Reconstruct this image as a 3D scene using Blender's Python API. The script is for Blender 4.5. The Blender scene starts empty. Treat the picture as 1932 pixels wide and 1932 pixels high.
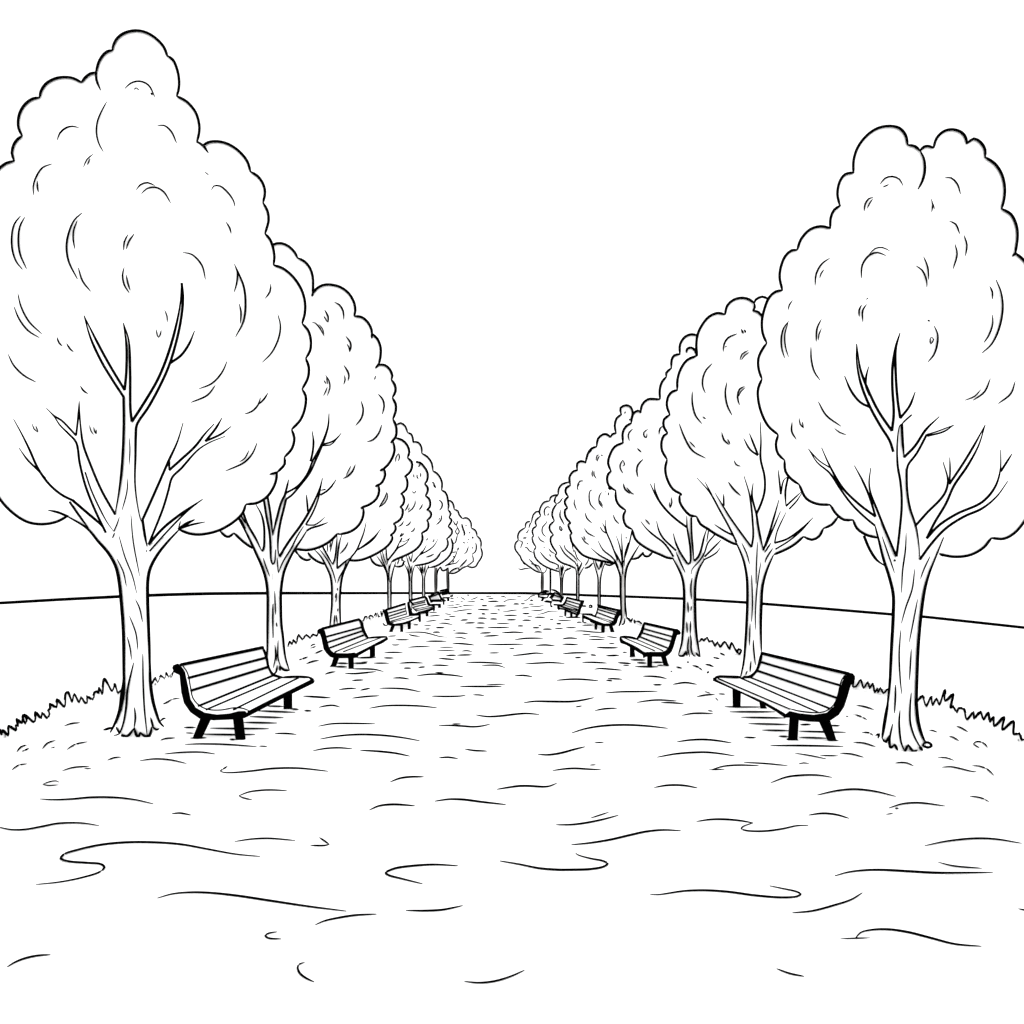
import bpy, math, random
import numpy as np
from mathutils import Vector
from mathutils.geometry import delaunay_2d_cdt
random.seed(4)
F, CX, CY, CAMZ = 1774.0, 1000.0, 1178.0, 1.8
WS = 1.42                      # overall line weight
SC = bpy.context.scene
COL = SC.collection
TILE = dict(A=(0,0,700), B=(0,600,700), C=(0,1200,700), D=(500,450,500), E=(1348,200,700), F=(1348,700,700),
            G=(1348,1200,700), H=(1100,580,500), I=(1000,900,300), J=(1200,950,400), K=(700,900,300), L=(450,900,400),
            M=(740,1150,260), N=(1000,1150,260), O=(560,1300,500), P=(1000,1300,500), Q=(400,1500,600), R=(0,1600,500),
            S=(620,1220,180), T=(1220,1220,180), U=(760,1170,160), V=(1060,1170,160), W=(0,1320,380), X=(1700,1300,348))

def pts(tile, s):
    x0, y0, w = TILE[tile]; k = w / 1932.0
    return [(x0 + float(a) * k, y0 + float(b) * k) for a, b in (p.split(',') for p in s.split())]
def P(x, y, Y): return ((x - CX) / F * Y, Y, CAMZ - (y - CY) / F * Y)
def gY(y, h=0.0): return (CAMZ - h) * F / (y - CY)

# ---------------------------------------------------------------- materials
def mat(name, col, var=0.0, rough=1.0):
    m = bpy.data.materials.new(name); m.use_nodes = True
    nt = m.node_tree; nt.nodes.clear()
    out = nt.nodes.new('ShaderNodeOutputMaterial'); d = nt.nodes.new('ShaderNodeBsdfDiffuse')
    d.inputs['Roughness'].default_value = 0.0
    nt.links.new(d.outputs[0], out.inputs[0])
    tc = nt.nodes.new('ShaderNodeTexCoord'); n = nt.nodes.new('ShaderNodeTexNoise'); n.inputs['Scale'].default_value = 3.0
    r = nt.nodes.new('ShaderNodeValToRGB')
    r.color_ramp.elements[0].color = [c * (1 - var) for c in col] + [1]
    r.color_ramp.elements[1].color = list(col) + [1]
    nt.links.new(tc.outputs['Object'], n.inputs['Vector']); nt.links.new(n.outputs['Fac'], r.inputs[0]); nt.links.new(r.outputs[0], d.inputs[0])
    return m
WHITE = mat('white_wash', (0.9, 0.9, 0.9), 0.02)
INK = mat('black_ink', (0.0006, 0.0006, 0.0006), 0.2)
GREY = mat('grey_bark', (0.12, 0.115, 0.11), 0.35)
PALE = mat('pale_grey_slat', (0.52, 0.52, 0.53), 0.1)
LIGHT = mat('light_grey_bark', (0.42, 0.41, 0.40), 0.25)
MATS = [WHITE, INK, GREY, PALE, LIGHT]

class MB:
    def __init__(s): s.v = []; s.f = []; s.m = []
    def add(s, v, f, m):
        o = len(s.v); s.v += v; s.f += [tuple(i + o for i in q) for q in f]; s.m += [m] * len(f)
    def build(s, name, parent=None, origin=(0, 0, 0)):
        me = bpy.data.meshes.new(name)
        ox, oy, oz = origin
        me.from_pydata([(a - ox, b - oy, c - oz) for a, b, c in s.v], [], s.f)
        used = sorted(set(s.m))
        for u in used: me.materials.append(MATS[u])
        idx = {u: i for i, u in enumerate(used)}
        me.polygons.foreach_set('material_index', [idx[i] for i in s.m])
        me.update()
        o = bpy.data.objects.new(name, me); COL.objects.link(o)
        if parent is not None: o.parent = parent
        else: o.location = origin
        return o

def thing(name, label, cat, loc, group=None):
    o = bpy.data.objects.new(name, None); COL.objects.link(o); o.location = loc; o.empty_display_size = .3
    o['label'] = label; o['category'] = cat
    if group: o['group'] = group
    return o

def smooth(p, step=6.0, lin=False):
    if lin or len(p) < 3:
        out = []
        for a, b in zip(p, p[1:]):
            out.append(a)
            if not lin:
                for k in (1, 2, 3): out.append((a[0] + (b[0] - a[0]) * k / 4, a[1] + (b[1] - a[1]) * k / 4))
        return out + [p[-1]]
    e = [(2 * p[0][0] - p[1][0], 2 * p[0][1] - p[1][1])] + list(p) + [(2 * p[-1][0] - p[-2][0], 2 * p[-1][1] - p[-2][1])]
    out = []
    for i in range(1, len(e) - 2):
        p0, p1, p2, p3 = [np.array(q) for q in e[i - 1:i + 3]]
        # centripetal Catmull-Rom
        t0 = 0.0; t1 = t0 + max(np.linalg.norm(p1 - p0), 1e-3) ** .5; t2 = t1 + max(np.linalg.norm(p2 - p1), 1e-3) ** .5
        t3 = t2 + max(np.linalg.norm(p3 - p2), 1e-3) ** .5
        n = int(min(9, max(2, math.hypot(*(p2 - p1)) / step)))
        for k in range(n):
            t = t1 + (t2 - t1) * k / n
            a1 = (t1 - t) / (t1 - t0) * p0 + (t - t0) / (t1 - t0) * p1
            a2 = (t2 - t) / (t2 - t1) * p1 + (t - t1) / (t2 - t1) * p2
            a3 = (t3 - t) / (t3 - t2) * p2 + (t - t2) / (t3 - t2) * p3
            b1 = (t2 - t) / (t2 - t0) * a1 + (t - t0) / (t2 - t0) * a2
            b2 = (t3 - t) / (t3 - t1) * a2 + (t - t1) / (t3 - t1) * a3
            c = (t2 - t) / (t2 - t1) * b1 + (t - t1) / (t2 - t1) * b2
            out.append((float(c[0]), float(c[1])))
    return out + [tuple(p[-1])]

def tube3(mb, c, rad, mi=1, sides=6, ref=(0, 1, 0)):
    n = len(c); V = []; Fc = []
    cs = [Vector(q) for q in c]
    for i in range(n):
        t = cs[min(i + 1, n - 1)] - cs[max(i - 1, 0)]
        if t.length < 1e-9: t = Vector((1, 0, 0))
        t.normalize()
        u = t.cross(Vector(ref))
        if u.length < 0.05: u = t.cross(Vector((1, 0, 0)))
        u.normalize(); w = t.cross(u)
        for k in range(sides):
            a = 2 * math.pi * k / sides
            q = cs[i] + (u * math.cos(a) + w * math.sin(a)) * rad[i]
            V.append(tuple(q))
    for i in range(n - 1):
        for k in range(sides):
            a = i * sides + k; b = i * sides + (k + 1) % sides
            Fc.append((a, b, b + sides, a + sides))
    Fc.append(tuple(range(sides))[::-1]); Fc.append(tuple(range((n - 1) * sides, n * sides)))
    mb.add(V, Fc, mi)

def widths(p, w, taper):
    n = len(p); L = [0]
    for a, b in zip(p, p[1:]): L.append(L[-1] + math.dist(a, b))
    T = max(L[-1], 1e-6); out = []
    for l in L:
        s = l / T
        k = 1.0
        if taper == 1: k = 0.42 + 0.68 * min(1, (4 * s * (1 - s)) ** .6) if 0 < s < 1 else .42
        elif taper == 2: k = 1.0 if s > .35 else .42 + .58 * (s / .35)       # thin start
        elif taper == 3: k = 1.0 if s < .65 else .42 + .58 * ((1 - s) / .35)   # thin end
        elif taper == 0:
            k = min(1, .62 + min(l, T - l) / (4 * w + 1e-6)) 
        out.append((w * .88 + .42) * k * WS)
    return out

def stroke(mb, p, w, depth, taper=1, lin=False, step=6.0, mi=1):
    """depth: number or function (x,y)->Y"""
    q = smooth(p, step, lin)
    if len(q) < 2: return
    ws = widths(q, w, taper); c = []; r = []
    for (x, y), ww in zip(q, ws):
        Y = depth(x, y) if callable(depth) else depth
        c.append(P(x, y, Y)); r.append(ww / 2 * Y / F)
    tube3(mb, c, r, mi)

def parse(groups, default_w, default_t=1):
    """groups: list of (tile, 'w[flag]: pts; pts; ...').  flag z=straight, o=no taper, s=thin start, e=thin end"""
    for tile, text in groups:
        for s in text.split(';'):
            s = s.strip()
            if not s: continue
            w, t, lin = default_w, default_t, False
            if ':' in s:
                h, s = s.split(':'); h = h.strip()
                while h and h[-1].isalpha():
                    c = h[-1]; h = h[:-1]
                    if c == 'z': lin = True
                    if c == 'o': t = 0
                    if c == 's': t = 2
                    if c == 'e': t = 3
                if h: w = float(h)
            yield pts(tile, s), w, t, lin

# ---------------------------------------------------------------- puffed shapes
def seg_dist(Q, poly):
    A = np.array(poly); B = np.roll(A, -1, axis=0); D = B - A; L2 = (D ** 2).sum(1) + 1e-9
    res = np.full(len(Q), 1e9)
    for s in range(0, len(Q), 400):
        q = Q[s:s + 400][:, None, :]
        t = np.clip(((q - A) * D).sum(2) / L2, 0, 1)
        d = np.sqrt((((A + t[..., None] * D) - q) ** 2).sum(2)).min(1)
        res[s:s + 400] = d
    return res
def inside(Q, poly):
    A = np.array(poly); B = np.roll(A, -1, axis=0); r = np.zeros(len(Q), bool)
    for (x1, y1), (x2, y2) in zip(A, B):
        c = ((y1 > Q[:, 1]) != (y2 > Q[:, 1]))
        with np.errstate(divide='ignore', invalid='ignore'):
            xi = (x2 - x1) * (Q[:, 1] - y1) / (y2 - y1) + x1
        r ^= c & (Q[:, 0] < xi)
    return r
class Puff:
    def __init__(s, poly, Y, g, hf, kf, hb, kb, w0):
        s.poly = poly; s.Y = Y; s.hf = hf; s.kf = kf; s.hb = hb; s.kb = kb; s.w0 = w0; s.g = g
    def h(s, d, H, k): return H * (1 - np.exp(-np.maximum(d - s.w0, 0) / k))
    def front(s, x, y):
        q = np.array([[x, y]]); d = seg_dist(q, s.poly)
        if not inside(q, s.poly)[0]: return s.Y
        return s.Y * (1 - (float(s.h(d, s.hf, s.kf)[0]) + 2.0 * s.g / 10) / F)
    def mesh(s, mb, mi=0):
        A = np.array(s.poly); g = s.g
        x0, y0 = A.min(0); x1, y1 = A.max(0)
        gx = []
        r = 0; y = y0
        while y < y1:
            x = x0 + (g / 2 if r % 2 else 0)
            while x < x1: gx.append((x, y)); x += g
            y += g * .87; r += 1
        Q = np.array(gx)
        if len(Q):
            Q = Q[inside(Q, s.poly)]
            if len(Q): Q = Q[seg_dist(Q, s.poly) > g * .55]
        n = len(s.poly)
        vs = [Vector(p) for p in s.poly] + [Vector(q) for q in Q.tolist()]
        out = delaunay_2d_cdt(vs, [(i, (i + 1) % n) for i in range(n)], [], 0, 1e-4)
        V = np.array([tuple(v) for v in out[0]]); T = np.array([f for f in out[2]])
        cen = V[T].mean(1); T = T[inside(cen, s.poly)]
        d = seg_dist(V, s.poly)
        hf = s.h(d, s.hf, s.kf); hb = s.h(d, s.hb, s.kb)
        N = len(V); on = d < .01
        vf = [P(V[i, 0], V[i, 1], s.Y * (1 - hf[i] / F)) for i in range(N)]
        # the back keeps the same X,Z as the middle plane and bulges straight backwards
        vb = []
        for i in range(N):
            a, b, c = P(V[i, 0], V[i, 1], s.Y); vb.append((a, b + hb[i] * s.Y / F + .0005, c))
        faces = [tuple(t) for t in T.tolist()] + [tuple(i + N for i in t[::-1]) for t in T.tolist()]
        mb.add(vf + vb, faces, mi)

def prism(mb, poly, depth, th, mi=1):
    n = len(poly); V = []
    for x, y in poly:
        Y = depth(x, y) if callable(depth) else depth
        V.append(P(x, y, Y))
    V += [(a, b + th, c) for a, b, c in V]
    # triangulate front safely
    out = delaunay_2d_cdt([Vector(p) for p in poly], [(i, (i + 1) % n) for i in range(n)], [], 0, 1e-5)
    vv = np.array([tuple(v) for v in out[0]]); T = np.array(out[2])
    if len(vv) == n:
        orig = out[3]; mp = [o[0] if o else 0 for o in orig]
        T = T[inside(vv[T].mean(1), poly)]
        tri = [tuple(mp[i] for i in t) for t in T.tolist()]
    else: tri = [tuple(range(n))]
    f = tri + [tuple(i + n for i in t[::-1]) for t in tri] + [(i, (i + 1) % n, (i + 1) % n + n, i + n) for i in range(n)]
    mb.add(V, f, mi)
#@@DATA
# ---------------------------------------------------------------- traced shapes of the trees
# crown: list of (tile, 'lobe | lobe | ~hidden edge');  cs: folds on the crown;  fill: trunk body;  ts: bark and edge lines;  br: limbs
TREES = []
def T(**k): TREES.append(k)

T(key='L1', Y=10.8, w=4.4, tw=4.5, label='tallest tree, nearest on the left, with broad puffy crown cut by the left edge',
  crown=[('A', '-250,1500 -200,1100 -80,1010 0,925 35,900 78,888|78,888 65,845 75,800 95,770 122,750|122,750 103,710 99,670 110,620 140,573 180,545 218,538|218,538 225,505 250,465 300,435 355,425 405,432 450,455|450,455 470,428 500,406 530,400|530,400 540,355 560,315 590,285 622,277|622,277 622,262 640,220 680,185 750,168 810,180 865,215 905,260 925,312|925,308 955,330 980,390 989,450 985,500 975,530|975,530 1030,560 1080,620 1100,690 1098,740 1087,783|~1087,783 1120,802|1120,802 1150,785 1200,780 1260,795 1320,835 1365,890 1383,948|1383,948 1420,970 1450,1010 1463,1060 1452,1120|1452,1120 1475,1160 1483,1215 1463,1290|1463,1290 1490,1320 1508,1370 1515,1420 1510,1463|1510,1463 1560,1480 1620,1530 1665,1600 1684,1670 1683,1730 1668,1785'),
         ('B', '1668,130 1700,165 1716,220 1712,280 1688,322|1688,322 1705,370 1700,430 1668,492|1668,492 1688,530 1685,590 1660,660 1610,715|1610,715 1625,760 1612,820 1570,868|1570,868 1572,905 1530,952|1530,955 1520,1010 1480,1080 1420,1120 1357,1128|1357,1128 1340,1175 1290,1225 1200,1275 1100,1295 1040,1288 990,1268|~990,1268 900,1250 800,1200 600,1200 450,1230 370,1195|370,1195 310,1225 230,1238 150,1225 70,1175 0,1100 -60,980|^-60,980 -250,600 -250,-156')],
  cs=[('A', '3.8e:530,395 532,440 555,497;3.8e:1087,783 1120,802 1150,843;688,490 720,460 770,448 820,470 855,535;1.6:740,495 752,483;1.6:752,484 768,498;832,512 842,525;2z:738,517 743,518;590,560 560,615 538,670 532,730 545,790 570,837;315,775 330,735 365,705 400,697 435,705;868,694 905,692 945,725 975,790;2:460,923 480,880 515,850;2:482,910 497,875;288,904 235,925 200,975 183,1030 186,1077;207,1000 206,1030 212,1060;752,1048 775,1020 815,1008 855,1025;780,1070 810,1042 860,1034 905,1060 942,1120;1167,1050 1180,1027 1215,1027 1260,1065 1290,1110 1297,1140;1.5:1130,948 1153,967;1247,1225 1268,1258 1276,1290;3:115,1190 80,1235 65,1300 68,1380 90,1445 124,1487;3:137,1198 110,1250 101,1320 110,1400 146,1483;3.2:455,1173 410,1215 378,1290 367,1360 378,1440 427,1540;427,1217 407,1270 404,1320 413,1373;432,1477 455,1550 501,1609;708,1292 686,1335 682,1382;742,1289 710,1335 697,1375;686,1473 676,1520 687,1575 714,1617;697,1518 705,1560 719,1603;1008,1393 1060,1405 1115,1465 1134,1543;1293,1457 1310,1500 1305,1570 1291,1614;3.2:1293,1457 1320,1515 1345,1580 1355,1660 1345,1770 1300,1860;1320,1676 1330,1720 1327,1785;1495,1565 1490,1610 1463,1648;98,1618 115,1690 160,1775 231,1843;76,1690 105,1760 155,1825 217,1864'),
      ('B', '4s:1487,963 1530,952;314,204 325,235 344,254;367,239 385,268 406,286;44,298 75,360 130,415 200,454;2:908,54 922,90 923,123;2:863,162 868,195 875,208;2:890,165 885,190 875,208;1533,77 1548,140 1538,210 1500,290 1447,345;1254,337 1225,400 1170,460 1097,491;1189,471 1145,525 1053,566;443,473 460,500 485,517;1480,512 1455,550 1430,575;1438,538 1425,578 1390,615 1348,630;1.8:178,683 188,712 210,730;1.8:197,694 210,727;1.8:494,691 502,722 516,743;1.8:517,700 522,725 531,740;1.8:531,715 531,740;1420,785 1395,845 1350,895 1243,945;2:1375,829 1350,875 1321,894')],
  fill=[('B', '375,1195 480,1260 540,1330 600,1400 640,1475 658,1560 670,1680 680,1820 685,1932'), ('C', '683,400 672,520 660,610 640,665 655,735 700,752 770,750 830,745 880,705 865,630 845,560 830,450'), ('B', '825,1932 820,1800 815,1640 817,1540 830,1480 870,1405 930,1330 990,1268 820,1350 812,1360 787,1220 757,1120 745,1000 748,740 755,690 728,672 720,600 690,500 682,535 683,700 672,930 635,1183 628,1278 583,1282 480,1190 385,1115')],
  ts=[('B', '4.5:370,1193 480,1260 540,1330 600,1400 640,1475 658,1560 670,1680 680,1820 683,2056 683,2176 672,2240 668,2270;1.6:714,760 717,830 712,913;1.8:706,982 700,1060 673,1163;1.8:722,1178 735,1330 771,1525;1.8:655,1297 690,1420 730,1520 755,1620;1.8:645,1428 680,1500 698,1583;2:747,1652 770,1700 787,1778;2:714,1743 750,1840 761,1932'),
      ('B', '4.5s:1075,1212 1020,1240 985,1268;4.5:990,1266 930,1330 870,1405 830,1480 817,1540 815,1640 820,1800 825,1932 828,2090;1.8:997,1220 985,1260;1.6:808,1380 808,1392;2:620,1315 633,1285'),
      ('C', '4.5:683,360 683,450 672,520 660,610 635,680 608,732;3.5:570,718 620,703;3:640,700 662,740;3:628,748 655,740 678,690 695,600 705,490 738,345;3.8e:670,745 700,753 735,715 742,705;3.8:742,705 752,745 765,755 773,730;3.8:773,730 800,752 825,748 838,700;2.6:742,592 747,650 740,705;2.4:788,297 790,450 797,600 812,745;3:831,648 840,680 848,712;3:842,698 862,716 880,710;4.5:828,330 830,450 845,560 865,630 882,675 905,700;2.6:885,670 900,655 915,653;2:702,203 718,265 726,330')],
  br=[[('B', '3.6s:75,658 115,730 160,820 210,930 270,1015 340,1075 410,1110;4e:400,1105 470,1165 560,1245 583,1282;3s:104,815 150,880 215,945 250,985;3.4:385,1115 430,1180 490,1262'), ('B', '3.6s:265,1160 320,1172 375,1195')],
      [('B', '3.6s:256,597 300,645 330,690 380,740 420,785 440,900 470,1020 520,1150 583,1282;3s:256,597 300,640 340,665 420,748;3s:437,558 430,660 420,748;3.6s:437,558 445,700 460,800 500,910 560,1050 635,1183;2.4:470,950 500,1040 540,1130 590,1225 628,1278;2:628,1278 645,1240 660,1195')],
      [('B', '3.8s:463,85 500,210 560,340 620,440 682,535;4:682,535 683,700 672,930 655,1070 635,1183;3.8s:463,85 530,220 600,350 688,497;4:688,497 697,400 698,250 681,127;4s:681,127 710,220 718,400 720,600 728,672')],
      [('B', '4.2s:1001,-93 995,20 965,170 920,320 870,440 800,560 728,672;4:1003,-93 1010,0 995,130 965,260 930,370 880,480 820,590 755,690 750,740 748,860 745,1000 757,1120 780,1220 787,1225;3.8s:1074,170 1045,240 1000,305 940,348')],
      [('B', '3.8s:1011,677 980,780 930,890 860,1050 787,1213;4:787,1213 800,1300 812,1360;3.2:935,890 933,940;3.8:933,940 1000,880 1080,805 1130,740 1183,683;3.4s:1243,752 1150,790 1090,830 1000,930 950,980 930,1050 900,1150 820,1350;3.6s:1226,650 1190,710 1133,780;3.2s:1277,697 1220,740 1133,780')],
      [('B', '4s:1119,1100 1000,1180 900,1260 820,1350;2.6s:1119,1100 1030,1170 930,1270 825,1387;3s:1132,1225 1060,1240 990,1262')]])

T(key='L2', Y=18.7, w=4.2, tw=4.2, label='second tree on the left, its roots just behind the near bench',
  crown=[('D', '150,175 180,150 240,140 300,165 345,210 368,255|368,255 420,280 465,335 485,400 488,460 485,530|485,530 510,495 560,465 620,460 700,480 765,530 805,600 814,660 805,705|805,705 860,710 910,750 940,810 942,850|945,840 985,880 1010,950 1008,1020 995,1080|995,1080 1040,1082 1080,1115 1100,1165 1092,1195|1092,1195 1120,1235 1125,1285 1100,1335|1100,1335 1125,1380 1128,1430 1105,1500|1105,1500 1128,1550 1133,1600 1125,1640 1090,1680|1108,1675 1118,1740 1100,1800 1065,1855 1020,1895'),
         ('L', '1540,185 1548,240 1520,310 1480,345|1485,345 1490,400 1465,470 1400,525 1310,560|1340,565 1335,640 1290,730 1210,790 1110,815|1085,808 1050,850 980,905 880,950 780,968 680,955|~680,955 400,960 265,950|265,950 180,890 85,802|85,802 40,838 0,830 -48,782|^-48,782 -200,300 -100,-600 100,-1900')],
  cs=[('D', '3.6e:485,530 478,552;3.6e:942,845 940,876;3.6e:995,1075 968,1108;3.6e:1125,1640 1085,1684;576,655 603,705 605,750;1.8:568,700 590,735 604,752;651,597 690,615 720,665 725,731;2:478,754 505,757 545,805 575,862;1.4:530,765 560,800 574,845;738,857 775,905 780,945 769,983;1.8:746,917 765,945 769,983;724,1082 755,1130 765,1165 757,1204;2:729,1160 735,1195 723,1233;2:583,1158 612,1205 617,1260 596,1320;1.6:569,1198 588,1228;1.5:590,1175 600,1230;1.8:598,1250 580,1295 567,1320;1.8:971,1163 962,1196;990,1306 1025,1345 1037,1400 1022,1463;857,1358 875,1420 862,1490 815,1551;1018,1543 995,1610 950,1660 905,1675'),
      ('L', '4s:1495,200 1540,180;4s:1450,352 1490,335;2.6:1260,137 1235,200 1190,250 1140,276;1.6:1220,148 1190,205 1170,248')],
  fill=[('L', '125,655 190,770 250,890 300,1000 350,1110 390,1230 410,1370 412,1500 410,1700 408,1932 400,2050 425,2130 490,2120 560,2140 620,2120 590,2030 573,1932 560,1800 545,1680 540,1500 548,1300 570,1180 620,1060 680,950 740,860 790,780 700,900 600,960 525,1030 512,960 515,830 570,560 590,475 590,415 545,500 470,780 462,825 411,450 375,480 400,640 440,950 380,850 355,975 300,860 220,720 175,600')],
  ts=[('L', '4:125,655 190,770 250,890 300,1000 350,1110 390,1230 410,1370 412,1500 410,1700 408,1932 404,2010 390,2080;3.2s:995,700 900,735 830,755 790,780;4:790,780 740,860 680,950 620,1060 570,1180 548,1300 540,1380 540,1500 545,1680 560,1800 573,1932 590,2030 622,2126;2.4:760,735 700,830 640,950 560,1080 515,1190;1.8:505,1040 508,1110 515,1190;2:368,1040 400,1140 433,1222;2z:463,1192 463,1255;2:480,1360 484,1480 490,1590;2:461,1490 460,1650 467,1815;1.8:495,1665 503,1710;2:481,1880 492,1960 500,2040'),
      ('C', '3.6:1600,388 1570,387 1545,365;3:1545,362 1545,392;3:1530,362 1525,395 1510,412;2:1535,220 1535,320 1550,370;2:1518,250 1520,320 1508,375;2:1508,20 1506,210;1.8:1518,0 1522,80')],
  br=[[('L', '3s:130,640 160,690 195,760;2.6:155,635 200,710;3.6:175,600 220,720 300,860 355,975;3.6s:300,530 350,620 375,720 380,850 370,960 355,975')],
      [('L', '3.6:375,480 400,640 430,800 440,950 445,1060 462,1105 480,1080 488,960;3.6:411,450 435,590 455,760 462,825')],
      [('L', '3.6:590,415 545,500 505,640 470,780 462,825;3.4s:615,285 595,370 575,440;3.2s:1004,-355 990,-220 930,-50 850,100 790,240 700,350 590,415;3.2s:1006,-355 1000,-230 945,-60 880,90 820,220 720,350 640,440 590,475;3.8:590,475 570,560 535,700 515,830 512,960 525,1030;3.4s:842,-182 855,-80 845,30 825,110')],
      [('D', '2.8s:707,1606 665,1655 620,1680 560,1695;2.2s:665,1665 620,1700 560,1705')],
      [('L', '4:525,1030 620,880 730,730 810,600 870,480 915,370 942,272;2.8s:942,272 920,380 900,470 850,600 780,722;2.2s:965,648 920,690 860,725 780,722;3s:785,432 795,520 800,595;3s:1075,283 1030,350 980,400 920,435;2:972,380 925,390')]])

T(key='L3', Y=36.5, w=4.0, tw=3.6, label='third tree on the left, standing behind the second bench',
  crown=[('K', '~450,-300 587,-156|587,-156 670,-130 740,-60 765,30 740,100|740,100 795,150 798,230 760,300 700,345|725,345 742,420 725,510 650,570|670,565 700,630 685,700 640,738|660,740 680,770 670,860 620,920 555,950|580,960 590,1020 560,1070 515,1100|545,1100 545,1150 490,1230 400,1300 270,1370 150,1415 60,1425 -20,1420'),
         ('L', '~1150,1070 1000,1110 960,1105|960,1105 880,1070 830,1030 800,990|~800,990 830,1055|830,1055 790,1065 740,1045 707,1010|^707,1010 707,500 1000,-500')],
  cs=[('K', '1.8:590,158 590,100 625,42;2:625,42 640,90 620,143;2.4:370,740 410,680 455,600 472,542;2:472,542 487,590 450,680 370,740'), ('L', '1190,888 1160,950 1110,1003;2:1047,868 1025,930 1017,985;1.5:1020,890 1010,940')],
  fill=[('L', '865,965 945,1060 980,1130 1015,1210 1030,1300 1032,1400 1030,1520 1020,1620 1010,1750 1030,1762 1125,1762 1113,1600 1110,1500 1112,1400 1120,1300 1140,1200 1175,1120 1215,1045 1270,970 1083,1145 1130,815 1083,820 1075,940 1040,1105 985,1010 945,935')],
  ts=[('L', '3.6:865,965 910,1010 945,1060 980,1130 1015,1210 1030,1300 1032,1400 1030,1520 1020,1620 1010,1740;3.6:1270,970 1215,1045 1175,1120 1140,1200 1120,1300 1112,1400 1110,1500 1113,1600 1120,1740;2:990,905 988,985;2.2:910,955 960,1020 1010,1100 1050,1200 1072,1285;2.2:1175,1065 1150,1150 1105,1230 1085,1290;2:1085,1330 1085,1360;2:1075,1380 1065,1430;1.8:1078,1380 1075,1440 1068,1475;1.8:1090,1530 1088,1560;2.4:1060,1590 1052,1700;2.2:1073,1590 1085,1675;2z:1010,1750 1060,1748 1120,1752')],
  br=[[('L', '3.2:945,935 985,1010 1040,1105;3.2:1040,1105 1058,1060 1075,940 1083,820')], [('L', '3.2:1083,1145 1090,1000 1110,880 1130,815')],
      [('L', '3.4:1083,1145 1150,1085 1210,1040;3.2s:1365,690 1340,800 1310,880 1270,970 1215,1040;2.6s:1507,757 1450,830 1370,900 1280,965;2s:1507,757 1440,858 1370,915 1280,968')]])

T(key='L4', Y=56, w=3.8, tw=3.4, label='fourth tree on the left, its thin trunk rising behind the third bench',
  crown=[('K', '~780,60 855,160|855,160 900,160 955,215 995,280 1003,340 990,400 960,437|960,437 995,470 1005,510 990,560 970,592|970,592 1015,620 1035,680 1025,740 985,775|1010,770 1045,810 1040,860 985,912|1005,915 1012,980 990,1030 950,1055 915,1078|930,1080 935,1150 905,1220 850,1280 790,1320 720,1355 650,1385 560,1425 530,1460|~530,1460 480,1500 420,1500|420,1500 340,1480 290,1440 265,1390|^265,1390 300,600 600,0')],
  cs=[('K', '2.4:850,165 862,143 880,155;2:900,170 895,200 878,220;1.8:825,308 820,330 828,357;2:863,310 865,350 882,372;1.8:905,292 912,320 900,350;1.4:800,530 825,560;1.4:855,522 825,560;2.2:838,645 838,690 800,760 740,805;2.4:757,685 735,740 705,785;1.2:770,738 745,780;2.2:935,697 915,740 890,770;2.2:690,915 665,960 620,987;2.2:785,915 755,960 715,977;2.2:835,998 815,1040 782,1050;2:700,1070 675,1095 640,1120;1.6:675,1062 640,1112;1.8:690,1370 668,1400 690,1430 720,1435')],
  fill=[('K', '340,1360 390,1430 440,1510 475,1590 485,1680 487,1800 490,1932 490,2150 530,2150 528,1932 528,1800 530,1680 545,1600 565,1520 590,1440 530,1450 485,1400 470,1350 465,1245 420,1290')],
  ts=[('K', '3.4:340,1360 390,1430 440,1510 475,1590 485,1680 487,1800 489,2150;3.4:590,1440 565,1520 545,1600 530,1680 528,1800 528,2150;2.2:390,1300 410,1400 450,1490 490,1600;2:415,1290 440,1400 480,1490;3:465,1245 470,1350 485,1470;2.4:540,1430 510,1520 500,1620 510,1705;2:505,1470 495,1560')],
  br=[[('K', '2.8s:770,1135 735,1190 680,1230 620,1260 580,1310 490,1420;3s:660,1135 640,1180 600,1270 550,1340 485,1420;1.4:770,1135 720,1170 645,1190;2.6:670,1130 648,1190')],
      [('K', '3.4s:210,925 180,1040 130,1170 70,1290 0,1420;3s:402,1007 340,1100 230,1195 75,1290;2s:402,1007 310,1135 200,1215 75,1295')]])

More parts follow.
